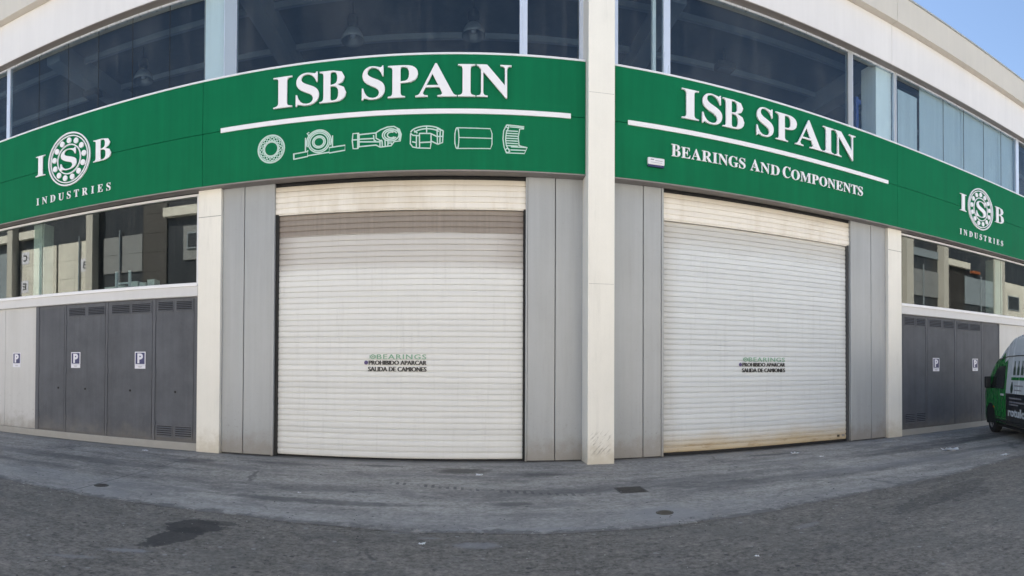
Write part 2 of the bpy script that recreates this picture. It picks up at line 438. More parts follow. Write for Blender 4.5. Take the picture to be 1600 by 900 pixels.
def concrete_white(name, col, foot):
    t = NT(name)
    x, y, z = t.xyz()
    n1 = t.noise(1.4, 6, 0.6); n2 = t.noise(1.0, 5, 0.6, stretch=(9, 9, 0.5)); n3 = t.noise(45, 3, 0.6)
    f = t.math('ADD', t.math('MULTIPLY', t.math('SUBTRACT', n1, 0.5), 0.14), t.math('MULTIPLY', t.math('SUBTRACT', n2, 0.5), 0.10))
    f = t.math('ADD', f, t.math('MULTIPLY', t.math('SUBTRACT', n3, 0.5), 0.06))
    c = t.mul(col, t.math('ADD', f, 1.0))
    zz = t.math('ADD', z, t.math('MULTIPLY', t.math('SUBTRACT', t.noise(5, 5, 0.7), 0.5), 0.7))
    c = t.mix(t.math('MULTIPLY', t.step(zz, 0.0, 0.55, 1, 0), 0.7), c, foot)
    st = t.math('MULTIPLY', t.step(t.noise(1.0, 6, 0.7, stretch=(7, 7, 0.6)), 0.54, 0.74), 0.28)
    c = t.mix(st, c, tuple(k * .72 for k in col))
    # scuff scratches low on the pillar
    sv = t.scale(t.P, (1, 1, 1))
    sl_ = t.n('ShaderNodeCombineXYZ')
    t.put(sl_.inputs[0], t.math('ADD', t.math('MULTIPLY', x, 3.0), t.math('MULTIPLY', z, 3.0)))
    t.put(sl_.inputs[1], t.math('SUBTRACT', t.math('MULTIPLY', z, 22.0), t.math('MULTIPLY', x, 22.0)))
    w = t.noise(1.0, 5, 0.7, vec=sl_.outputs[0], dist=0.6)
    band = t.math('MULTIPLY', t.step(z, 0.12, 0.25), t.step(z, 0.45, 0.62, 1, 0))
    sc_ = t.math('MULTIPLY', t.step(w, 0.52, 0.60), t.math('MULTIPLY', t.math('MULTIPLY', band, t.math('MULTIPLY', t.step(x, 2.16, 2.24), t.step(x, 2.50, 2.58, 1, 0))), 0.55))
    c = t.mix(sc_, c, (0.20, 0.175, 0.15))
    t.bump(t.math('ADD', n3, t.math('MULTIPLY', n1, 0.5)), 0.12, 0.004)
    return t.done(c, 0.7)
M['pillar'] = concrete_white('white_painted_concrete', (0.80, 0.775, 0.715), (0.50, 0.44, 0.34))
M['plinth'] = concrete_white('plinth_concrete', (0.40, 0.39, 0.37), (0.30, 0.29, 0.27))

def shutter_paint(name, kind):
    t = NT(name)
    x, y, z = t.xyz()
    n1 = t.noise(1.2, 5, 0.6); n2 = t.noise(1.0, 4, 0.6, stretch=(14, 14, 0.5)); n3 = t.noise(1.0, 3, 0.6, stretch=(0.6, 0.6, 10))
    f = t.math('ADD', t.math('MULTIPLY', t.math('SUBTRACT', n1, 0.5), 0.07), t.math('MULTIPLY', t.math('SUBTRACT', n2, 0.5), 0.07))
    f = t.math('ADD', f, t.math('MULTIPLY', t.math('SUBTRACT', n3, 0.5), 0.10))
    # every slat has weathered a little differently
    wn_ = t.n('ShaderNodeTexWhiteNoise', noise_dimensions='1D')
    t.put(wn_.inputs['W'], t.math('FLOOR', t.math('DIVIDE', t.math('SUBTRACT', z, 0.05), 0.1027)))
    f = t.math('ADD', f, t.math('MULTIPLY', t.math('SUBTRACT', wn_.outputs['Value'], 0.5), 0.09))
    dr = t.step(t.noise(1.0, 6, 0.7, stretch=(11, 11, 0.7)), 0.52, 0.72)
    f = t.math('SUBTRACT', f, t.math('MULTIPLY', dr, 0.08))
    base = {'left': (0.72, 0.72, 0.71), 'right': (0.635, 0.66, 0.68), 'head': (0.79, 0.75, 0.69)}[kind]
    c = t.mul(base, t.math('ADD', f, 1.0))
    if kind == 'left':
        # grime and the shade under the header, both painted into the upper slats
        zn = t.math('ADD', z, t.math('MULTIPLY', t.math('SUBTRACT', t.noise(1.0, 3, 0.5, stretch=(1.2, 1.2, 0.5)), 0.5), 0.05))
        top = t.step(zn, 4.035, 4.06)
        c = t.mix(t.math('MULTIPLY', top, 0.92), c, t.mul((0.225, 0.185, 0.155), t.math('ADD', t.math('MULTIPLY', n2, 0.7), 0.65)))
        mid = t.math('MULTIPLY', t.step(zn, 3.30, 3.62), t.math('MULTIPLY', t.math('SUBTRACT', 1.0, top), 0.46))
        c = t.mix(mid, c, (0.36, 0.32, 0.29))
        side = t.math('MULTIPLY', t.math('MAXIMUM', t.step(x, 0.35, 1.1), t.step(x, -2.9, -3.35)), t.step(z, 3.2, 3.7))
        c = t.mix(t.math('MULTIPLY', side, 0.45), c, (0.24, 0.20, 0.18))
    elif kind == 'right':
        zn = t.math('ADD', z, t.math('MULTIPLY', t.math('SUBTRACT', t.noise(1.0, 4, 0.6, stretch=(1.0, 1.0, 1.0)), 0.5), 0.35))
        low = t.step(zn, 0.05, 0.55, 1, 0)
        c = t.mix(t.math('MULTIPLY', low, 0.8), c, (0.50, 0.37, 0.19))
        rust = t.math('MULTIPLY', t.step(t.noise(1.0, 6, 0.7, stretch=(2.2, 2.2, 9)), 0.5, 0.66), t.step(z, 0.06, 0.42, 1, 0))
        c = t.mix(t.math('MULTIPLY', rust, 0.6), c, (0.30, 0.19, 0.09))
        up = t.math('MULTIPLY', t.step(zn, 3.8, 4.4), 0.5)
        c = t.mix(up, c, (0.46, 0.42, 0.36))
        e = t.math('MULTIPLY', t.step(x, 4.15, 3.72), 0.30)
        c = t.mix(e, c, (0.40, 0.36, 0.31))
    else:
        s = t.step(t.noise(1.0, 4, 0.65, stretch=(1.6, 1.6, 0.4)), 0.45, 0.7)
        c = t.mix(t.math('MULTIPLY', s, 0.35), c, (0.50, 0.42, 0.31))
        u = t.math('MULTIPLY', t.step(z, 4.74, 4.98), 0.6)  # shade below the sign, painted brown into the top rows of the housing
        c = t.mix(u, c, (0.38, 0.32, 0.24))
    return t.done(c, 0.42, 0.0, 0.4)
M['shutter_l'] = shutter_paint('shutter_paint_soiled_shaded_top', 'left')
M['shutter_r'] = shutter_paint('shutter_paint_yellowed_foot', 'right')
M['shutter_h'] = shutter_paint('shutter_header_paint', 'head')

def glass(name, tint, f0=0.05, dust=0.02):
    t = NT(name)
    nt = t.t
    dot = t.n('ShaderNodeVectorMath', operation='DOT_PRODUCT')
    nt.links.new(t.geo.outputs['Incoming'], dot.inputs[0]); nt.links.new(t.geo.outputs['Normal'], dot.inputs[1])
    cs = t.math('ABSOLUTE', dot.outputs['Value'])
    fr = t.math('ADD', t.math('MULTIPLY', t.math('POWER', t.math('SUBTRACT', 1.0, cs), 5.0), 1 - f0), f0)
    tr = t.n('ShaderNodeBsdfTransparent'); tr.inputs[0].default_value = (*tint, 1)
    gl = t.n('ShaderNodeBsdfGlossy'); gl.inputs['Roughness'].default_value = 0.012
    mx = t.n('ShaderNodeMixShader')
    nt.links.new(fr, mx.inputs[0]); nt.links.new(tr.outputs[0], mx.inputs[1]); nt.links.new(gl.outputs[0], mx.inputs[2])
    df = t.n('ShaderNodeBsdfDiffuse'); df.inputs[0].default_value = (0.5, 0.5, 0.48, 1)
    du = t.math('MULTIPLY', t.math('ADD', t.step(t.noise(1.0, 5, 0.65, stretch=(9, 9, 0.5)), 0.45, 0.8), t.math('MULTIPLY', t.step(t.noise(0.9, 5, 0.6), 0.42, 0.7), 0.8)), dust)
    m2 = t.n('ShaderNodeMixShader')
    nt.links.new(du, m2.inputs[0]); nt.links.new(mx.outputs[0], m2.inputs[1]); nt.links.new(df.outputs[0], m2.inputs[2])
    nt.links.new(m2.outputs[0], t.out.inputs['Surface'])
    return t.m
M['glass'] = glass('window_glass', (0.84, 0.90, 0.93), 0.042, 0.028)
M['glass_low'] = glass('shopfront_glass', (0.74, 0.81, 0.79), 0.115, 0.03)
M['car_glass'] = glass('van_glass', (0.35, 0.38, 0.38), 0.14, 0.05)

def cracks(t, scale, w, seed, mask_lo=0.5):
    """thin wandering cracks, only here and there"""
    wob = t.n('ShaderNodeTexNoise'); wob.inputs['Scale'].default_value = 2.5; wob.inputs['Detail'].default_value = 5
    t.put(wob.inputs['Vector'], t.P)
    v = t.vec('ADD', t.vec('ADD', t.P, (seed, seed * 1.7, 0)), t.scale(wob.outputs['Color'], (.5, .5, 0)))
    d = t.vor(scale, vec=v, feature='DISTANCE_TO_EDGE')
    return t.math('MULTIPLY', t.step(d, w * 2, w * .6, 0, 1), t.step(t.noise(0.6, 4, 0.6, vec=t.vec('ADD', t.P, (seed, 3, 0))), mask_lo, mask_lo + .1))

def asphalt():
    t = NT('asphalt')
    big = t.noise(0.4, 6, 0.65); mid = t.noise(2.0, 8, 0.72); fine = t.noise(20, 3, 0.75); grit = t.noise(8, 4, 0.75); agg = t.vor(42)
    f = 1.0
    for nz, k in ((big, 0.8), (mid, 1.4), (fine, 2.5), (grit, 1.5)):
        f = t.math('ADD', f, t.math('MULTIPLY', t.math('SUBTRACT', nz, 0.5), k))
    f = t.math('MAXIMUM', f, 0.30)
    c = t.mul((0.160, 0.145, 0.124), f)
    br = t.step(t.noise(0.8, 6, 0.68, vec=t.vec('ADD', t.P, (9, 4, 0))), 0.50, 0.66)
    c = t.mix(t.math('MULTIPLY', br, 0.4), c, (0.125, 0.120, 0.105))
    wear = t.step(t.noise(1.0, 6, 0.7, stretch=(.5, 1.6, 1), vec=t.vec('ADD', t.P, (2, 8, 0))), 0.52, 0.70)
    c = t.mix(t.math('MULTIPLY', wear, 0.42), c, (0.062, 0.061, 0.061))
    pal = t.step(t.noise(1.4, 7, 0.72, vec=t.vec('ADD', t.P, (31, 5, 0))), 0.56, 0.72)
    c = t.mix(t.math('MULTIPLY', pal, 0.35), c, (0.19, 0.185, 0.18))
    # pale crumbs and lime spots, dark gum spots
    for sc_, r, seed, k, col in ((6.5, .17, 0, .75, (0.30, 0.295, 0.285)), (11, .16, 4.3, .65, (0.27, 0.265, 0.26)), (6.0, .19, 3.7, .8, (0.028, 0.028, 0.03)), (12, .17, 8.1, .75, (0.033, 0.033, 0.035))):
        v = t.vor(sc_, vec=t.vec('ADD', t.P, (seed, seed * .7, 0)))
        m = t.math('MULTIPLY', t.step(t.math('ADD', v, t.math('MULTIPLY', t.math('SUBTRACT', fine, .5), .25)), r, r * .6, 0, 1), t.step(t.noise(2.6, 3, 0.6, vec=t.vec('ADD', t.P, (seed * 2, 1, 0))), 0.54, 0.60))
        c = t.mix(t.math('MULTIPLY', m, k), c, col)
    c = t.mix(t.math('MULTIPLY', cracks(t, 0.45, .005, 5.0, .55), 0.55), c, (0.03, 0.03, 0.03))
    # the dark tar patch and lesser stains
    for (cx, cy, rx, ry, a, k) in ((-2.62, 5.38, .30, .26, .5, .85), (-2.62, 4.95, .17, .42, -.25, .8), (-2.45, 5.6, .22, .10, 0.1, .6), (5.6, 5.2, 1.2, .22, .25, .35), (5.8, 5.0, .5, .25, 0.2, .3), (8.0, 6.9, .3, .12, .3, .5)):
        c = t.mix(t.math('MULTIPLY', t.blob(cx, cy, rx, ry, a, 0.10, 0.5, 5.0), k), c, (0.022, 0.022, 0.023))
    for (cx, cy, rx, ry, a, k) in ((-2.78, 4.36, .20, .045, .45, .6), (-3.05, 3.95, .22, .04, .5, .4), (0.15, 5.4, .22, .09, .0, .6), (-.55, 5.78, .16, .03, 0, .6), (-.3, 5.62, .10, .03, 0, .5), (3.4, 5.1, .18, .06, .2, .4)):
        c = t.mix(t.math('MULTIPLY', t.blob(cx, cy, rx, ry, a, 0.3, 1.1, 16.0), k), c, (0.26, 0.26, 0.26))
    t.bump(t.math('ADD', t.math('MULTIPLY', agg, 0.6), t.math('MULTIPLY', fine, 0.6)), 0.45, 0.006)
    return t.done(c, t.math('ADD', t.math('MULTIPLY', mid, 0.25), 0.62))

def apron():
    t = NT('concrete_apron')
    x, y, z = t.xyz()
    at = t.n('ShaderNodeAttribute', attribute_name='edge'); ed = at.outputs['Fac']
    big = t.noise(0.55, 6, 0.65); mid = t.noise(2.4, 8, 0.72); fine = t.noise(20, 3, 0.75); grit = t.noise(8, 4, 0.75)
    along = t.noise(1.0, 7, 0.68, stretch=(0.5, 3.0, 1), dist=0.5)
    f = 1.0
    for nz, k in ((big, 0.7), (mid, 1.1), (along, 1.3), (fine, 1.7), (grit, 1.1)):
        f = t.math('ADD', f, t.math('MULTIPLY', t.math('SUBTRACT', nz, 0.5), k))
    f = t.math('MAXIMUM', f, 0.35)
    c = t.mul((0.315, 0.294, 0.264), f)
    dk = t.step(t.noise(1.1, 7, 0.72, stretch=(.6, 1.3, 1), vec=t.vec('ADD', t.P, (14, 2, 0))), 0.50, 0.64)
    c = t.mix(t.math('MULTIPLY', dk, 0.45), c, (0.090, 0.089, 0.089))
    lt = t.step(t.noise(1.3, 7, 0.72, stretch=(.6, 1.4, 1), vec=t.vec('ADD', t.P, (4, 22, 0))), 0.54, 0.70)
    c = t.mix(t.math('MULTIPLY', lt, 0.45), c, (0.30, 0.295, 0.29))
    c = t.mix(t.math('MULTIPLY', cracks(t, 0.30, .0045, 2.0, .50), 0.6), c, (0.05, 0.05, 0.05))
    # pale cement film near the road edge, dark traffic film along the middle
    yy = t.math('ADD', y, t.math('MULTIPLY', t.math('SUBTRACT', t.noise(0.9, 5, 0.65), 0.5), 1.0))
    pale = t.step(yy, 6.9, 6.2)
    c = t.mix(t.math('MULTIPLY', pale, 0.32), c, (0.27, 0.266, 0.262))
    tr = t.math('MULTIPLY', t.step(t.math('ABSOLUTE', t.math('SUBTRACT', yy, 7.45)), 0.5, 0.1, 0, 1), t.step(t.noise(0.6, 5, 0.65, stretch=(.5, 2, 1)), 0.38, 0.6))
    c = t.mix(t.math('MULTIPLY', tr, 0.6), c, (0.062, 0.064, 0.070))
    tr2 = t.math('MULTIPLY', t.step(t.math('ABSOLUTE', t.math('SUBTRACT', yy, 9.0)), 0.5, 0.1, 0, 1), t.step(t.noise(0.7, 5, 0.65, stretch=(.5, 2, 1)), 0.45, 0.62))
    c = t.mix(t.math('MULTIPLY', tr2, 0.55), c, (0.068, 0.070, 0.075))
    # wheel tread print running across in front of the first shutter
    ty = t.math('ADD', 7.95, t.math('MULTIPLY', x, -0.33))
    band = t.step(t.math('ABSOLUTE', t.math('SUBTRACT', y, ty)), 0.11, 0.07, 0, 1)
    rng = t.math('MULTIPLY', t.step(x, -1.1, -.9), t.step(x, 1.6, 1.9, 1, 0))
    tread = t.step(t.math('SINE', t.math('MULTIPLY', x, 62.0)), 0.0, 0.5)
    pr = t.math('MULTIPLY', t.math('MULTIPLY', band, rng), t.math('MULTIPLY', tread, t.step(t.noise(4, 4, 0.6), 0.4, 0.55)))
    c = t.mix(t.math('MULTIPLY', pr, 0.7), c, (0.045, 0.046, 0.05))
    # damp and oil spots
    for (cx, cy, rx, ry, a, k, col) in ((0.0, 9.35, .42, .22, 0, .7, (.055, .05, .045)), (-1.3, 9.7, .35, .1, 0, .55, (.06, .06, .062)), (-2.9, 9.55, .7, .14, 0, .45, (.065, .066, .07)),
                                        (1.25, 8.9, .35, .12, 0, .5, (.05, .05, .052)), (5.6, 9.7, .45, .1, 0, .5, (.05, .05, .055)), (2.9, 7.9, 2.2, .25, .12, .35, (.07, .072, .078)),
                                        (9.0, 8.6, 2.4, .22, .05, .4, (.065, .066, .07)), (-6.5, 8.2, 2.5, .25, 0.02, .4, (.068, .07, .075)), (-1.6, 6.9, 1.2, .12, 0, .5, (.06, .062, .066)),
                                        (-4.4, 9.2, .3, .2, 0, .5, (.06, .06, .066)), (0.6, 7.0, .25, .1, 0, .45, (.06, .06, .064)), (12.0, 9.0, 2.5, .35, 0.1, .45, (.05, .05, .053))):
        c = t.mix(t.math('MULTIPLY', t.blob(cx, cy, rx, ry, a, 0.4, 0.75, 4.0), min(.85, k * 1.3)), c, col)
    for (cx, cy, rx, ry, a, k) in ((2.28, 6.2, .42, .32, 0, .55), (-4.4, 6.2, .5, .2, 0, .4), (.6, 5.86, .8, .06, 0, .5), (2.0, 9.0, .35, .05, -.2, .5), (8.5, 7.3, 1.6, .3, .1, .3), (10.5, 8.2, 1.2, .12, .1, .3), (-5.6, 6.7, 2.0, .35, .05, .35), (6.6, 7.6, 1.5, .3, .05, .25)):
        c = t.mix(t.math('MULTIPLY', t.blob(cx, cy, rx, ry, a, 0.45, 0.75, 4.0), k * 1.25), c, (0.29, 0.285, 0.28))
    c = t.mix(t.math('MULTIPLY', t.math('MULTIPLY', t.step(t.vor(4.5), 0.12, 0.07, 0, 1), t.step(t.noise(1.7, 3, 0.6), 0.53, 0.58)), 0.75), c, (0.045, 0.045, 0.048))
    # small chips and gum
    for sc_, r, seed, k, col in ((8, .16, 1.3, .7, (0.36, 0.355, 0.35)), (9, .17, 6.1, .8, (0.04, 0.04, 0.042))):
        v = t.vor(sc_, vec=t.vec('ADD', t.P, (seed, seed * .7, 0)))
        m_ = t.math('MULTIPLY', t.step(t.math('ADD', v, t.math('MULTIPLY', t.math('SUBTRACT', fine, .5), .25)), r, r * .6, 0, 1), t.step(t.noise(2.2, 3, 0.6, vec=t.vec('ADD', t.P, (seed * 2, 1, 0))), 0.55, 0.60))
        c = t.mix(t.math('MULTIPLY', m_, k), c, col)
    # ragged worn lip where the slab meets the road
    lip = t.step(t.math('ADD', ed, t.math('MULTIPLY', t.math('SUBTRACT', t.noise(3.5, 7, 0.75), 0.5), 0.9)), 0.02, 0.16, 1, 0)
    c = t.mix(t.math('MULTIPLY', lip, 0.8), c, (0.105, 0.102, 0.100))
    # cast joints
    j = t.math('MAXIMUM', t.step(t.math('ABSOLUTE', t.math('ADD', x, 4.66)), 0.013, 0.006, 0, 1), t.step(t.math('ABSOLUTE', t.math('SUBTRACT', x, 19.0)), 0.013, 0.006, 0, 1))
    c = t.mix(t.math('MULTIPLY', j, t.step(t.noise(3, 4, 0.7), 0.32, 0.5, 0.2, 0.8)), c, (0.05, 0.05, 0.054))
    # worn strip against the building
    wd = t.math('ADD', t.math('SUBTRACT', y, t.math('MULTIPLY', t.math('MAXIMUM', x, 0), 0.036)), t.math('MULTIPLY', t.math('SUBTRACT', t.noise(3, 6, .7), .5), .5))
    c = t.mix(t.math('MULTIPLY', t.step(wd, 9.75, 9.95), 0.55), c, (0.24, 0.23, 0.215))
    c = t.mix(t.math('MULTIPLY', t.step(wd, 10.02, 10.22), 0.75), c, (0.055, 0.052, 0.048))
    t.bump(t.math('ADD', fine, t.math('MULTIPLY', mid, 0.7)), 0.25, 0.005)
    return t.done(c, t.math('ADD', t.math('MULTIPLY', big, 0.25), 0.55))
M['crumb_pale'] = painted('pale_crumbs', (0.33, 0.32, 0.30), 0.8)
M['crumb_dark'] = painted('dark_crumbs', (0.045, 0.043, 0.04), 0.8)
M['asphalt'] = asphalt()
M['apron'] = apron()

# ---------------------------------------------------------------- ground
def ground():
    m = MB()
    n = 40
    m.quad([(-300, -300, 0), (300, -300, 0), (300, 300, 0), (-300, 300, 0)])
    structure(m.build('asphalt_road', M['asphalt']))
    rnd = random.Random(3)
    edge = []
    xs = [-60, -40, -25, -18] + [-14 + 0.11 * i for i in range(330)] + [24, 30, 45, 70]
    for x in xs:
        y = 5.93 if x < -1.5 else (5.93 - 0.26 * min(1, (x + 1.5) / 2.6) if x < 1.3 else 5.67 + (x - 1.3) * 0.078)
        y += 0.035 * math.sin(x * 1.7) + 0.02 * math.sin(x * 5.1 + 1) + rnd.uniform(-.018, .018)
        edge.append((x, y))
    bm = MB()
    lay = bm.bm.verts.layers.float.new('edge')
    v0 = [bm.bm.verts.new((x, y, 0.004)) for x, y in edge]
    v1 = [bm.bm.verts.new((x, y + 0.03, 0.012)) for x, y in edge]
    v3 = [bm.bm.verts.new((x, y + 0.45, 0.012)) for x, y in edge]
    v2 = [bm.bm.verts.new((x, 14.0 + max(0, x) * .05, 0.012)) for x, y in edge]
    for row, val in ((v0, 0), (v1, .03), (v3, .45), (v2, 4.0)):
        for v in row: v[lay] = val
    for a, b in ((v0, v1), (v1, v3), (v3, v2)):
        for i in range(len(edge) - 1): bm.bm.faces.new((a[i], a[i + 1], b[i + 1], b[i]))
    structure(bm.build('concrete_pavement', M['apron']))
ground()

def grit():
    """loose crumbs of stone and mortar on the road and along the slab edge"""
    rnd = random.Random(21)
    m = MB()
    for i in range(3600):
        x = rnd.uniform(-9, 11)
        if i % 3 == 0: y = 5.85 + rnd.gauss(0, .28) + max(0, x - 1.3) * .06
        elif i % 3 == 1: y = rnd.uniform(3.2, 6.2)
        else: y = rnd.uniform(5.8, 10.0)
        r = min(.013, .0028 + rnd.expovariate(1 / .0022))
        z = .0 if y < 5.6 else .012
        c = Vector((x, y, z + r * .4))
        k = rnd.uniform(0, 3.14)
        ring = [m.bm.verts.new(c + Vector((math.cos(k + a * 1.257) * r * rnd.uniform(.7, 1.25), math.sin(k + a * 1.257) * r * rnd.uniform(.7, 1.25), rnd.uniform(-.2, .1) * r))) for a in range(5)]
        top = m.bm.verts.new(c + Vector((0, 0, r * .6)))
        mi = 0 if rnd.random() < .55 else 1
        for a in range(5): m.bm.faces.new((ring[a], ring[(a + 1) % 5], top)).material_index = mi
    o = m.build('grit', [M['crumb_pale'], M['crumb_dark']])
    tag(o, 'loose pale and dark crumbs scattered over the road and pavement', 'grit', kind='stuff')
grit()

# ---------------------------------------------------------------- the warehouse
ZS0, ZS1 = 5.03, 7.02                      # the green sign band
ZW0, ZW1 = 3.24, 5.0                       # ground-floor windows
ZU0, ZU1 = 7.06, 8.92                      # upper windows
B = thing('warehouse_building', 'pale warehouse with two white roller shutters, dark cabinet doors and a band of upper windows', 'building', (0, 10.25, 0))

def slats(m, s0, s1, z0, z1, d_, pitch=0.1027):
    """roller-shutter curtain: convex slats with a shadow groove between them"""
    prof = []
    n = max(1, round((z1 - z0) / pitch)); p = (z1 - z0) / n
    rs = random.Random(int(s0 * 100) + n)
    for i in range(n):
        z = z0 + i * p
        g = rs.choice((0, 0, .001, .002, .005)); d = d_ + rs.uniform(-.0015, .0015)
        prof += [(d - 0.018, z), (d - 0.018, z + 0.007 + g), (d - 0.001, z + 0.013 + g), (d + 0.0040, z + p * .35), (d + 0.0048, z + p * .6), (d + 0.0035, z + p * .85), (d + 0.0010, z + p - 0.006)]
    prof.append((d_ - 0.020, z1))
    ph = [rs.uniform(0, 6.28) for _ in range(n + 2)]
    dents = [(rs.uniform(s0, s1), rs.uniform(z0, z1), rs.uniform(.05, .16), rs.uniform(.002, .006)) for _ in range(9)]
    def wob(s, z):
        i = min(n + 1, int((z - z0) / p + .02))
        w = .0012 * math.sin(s * 1.9 + ph[i]) + .0008 * math.sin(s * 5.3 + 2 * ph[i])
        for a, b, r, k in dents: w -= k * math.exp(-((s - a) ** 2 + 2.5 * (z - b) ** 2) / r ** 2)
        return w, .0016 * math.sin(s * 1.3 + ph[i] * 1.7)
    m.sweep(prof, s0, s1, seg=40, wob=wob)

def wall_panels(fr, edges, z0, z1, d, mat, gap=0.008):
    for s0, s1 in edges:
        MB(fr).box(s0 + gap / 2, s1 - gap / 2, d - 0.05, d, z0, z1, bev=0.004).build('wall_panel', mat, B)

def louvre(fr, s0, s1, z0, z1, d, door):
    m = MB(fr)
    m.box(s0, s1, d - 0.002, d + 0.003, z0, z1, 1)                 # dark opening
    fw = 0.018
    m.box(s0 - fw, s1 + fw, d, d + 0.012, z1, z1 + fw); m.box(s0 - fw, s1 + fw, d, d + 0.012, z0 - fw, z0)
    m.box(s0 - fw, s0, d, d + 0.011, z0, z1); m.box(s1, s1 + fw, d, d + 0.011, z0, z1)
    n = 5
    p = (z1 - z0) / n
    for i in range(n):
        z = z0 + i * p
        a = [m.bm.verts.new(fr(*q)) for q in ((s0, d + 0.004, z + p * .62), (s1, d + 0.004, z + p * .62), (s1, d + 0.020, z + p * .12), (s0, d + 0.020, z + p * .12))]
        b = [m.bm.verts.new(fr(*q)) for q in ((s0, d + 0.004, z + p * .50), (s1, d + 0.004, z + p * .50), (s1, d + 0.018, z + p * .04), (s0, d + 0.018, z + p * .04))]
        m.bm.faces.new(a); m.bm.faces.new(b[::-1])
        for k in range(4): m.bm.faces.new((a[k], a[(k + 1) % 4], b[(k + 1) % 4], b[k]))
    m.build('louvre', [M['dark_frame'], M['black']], door)

def cabinet(fr, s0, s1, doors, hinge_side):
    m = MB(fr)
    m.box(s0, s1, -0.06, 0.02, 0.16, 2.995)
    for a, b in zip([s0] + [d[1] for d in doors], [d[0] for d in doors] + [s1]):
        if b - a > 0.012: m.box(a + .004, b - .004, 0.0205, 0.040, 0.165, 2.99, bev=0.003)
    m.build('cabinet_frame', M['dark_frame'], B)
    for (a, b, z1, lv, lock) in doors:
        z0 = 0.20
        d = MB(fr).box(a + 0.008, b - 0.008, 0.0215, 0.036, z0, z1, bev=0.003)
        door = d.build('cabinet_door', M['dark_metal'], B)
        for (l0, l1, y0, y1) in lv: louvre(fr, l0, l1, y0, y1, 0.0365, door)
        if lock:
            k = MB(fr); k.disc(lock, 1.14, 0.022, 0.0365, 0.046, 16); k.box(lock - .006, lock + .006, 0.0462, 0.052, 1.122, 1.158)
            k.build('lock', M['black'], door)
        hs = a + 0.012 if hinge_side < 0 else b - 0.012
        for z in (0.5, 1.55, 2.6): MB(fr).tube((hs, 0.046, z - .05), (hs, 0.046, z + .05), 0.011, n=8).build('hinge', M['dark_frame'], door)

def window(fr, s0, s1, z0, z1, seams, gmat, jl=0.012, jr=0.012, frame=0.035, fmat=None, d=-0.03, head=0.045):
    """one glazed bay: frame with sub-parts pane and seal; seams are butt joints between panes"""
    fmat = fmat or M['alu']
    f = MB(fr)
    f.box(s0, s1, d - 0.05, d + 0.03, z1 - head, z1)
    f.box(s0, s1, d - 0.05, d + 0.03, z0, z0 + frame)
    if jl: f.box(s0, s0 + jl, d - 0.05, d + 0.036, z0 + frame, z1 - head)
    if jr: f.box(s1 - jr, s1, d - 0.05, d + 0.036, z0 + frame, z1 - head)
    w = f.build('window', fmat, B)
    xs = [s0 + jl] + list(seams) + [s1 - jr]
    for a, b in zip(xs, xs[1:]):
        MB(fr).box(a + (.004 if a in seams else 0), b - (.004 if b in seams else 0), d - 0.006, d + 0.006, z0 + frame, z1 - head).build('pane', gmat, w)
    for a in seams:
        MB(fr).box(a - .0045, a + .0045, d - 0.005, d + 0.0075, z0 + frame, z1 - head).build('seal', M['rubber'], w)
    return w

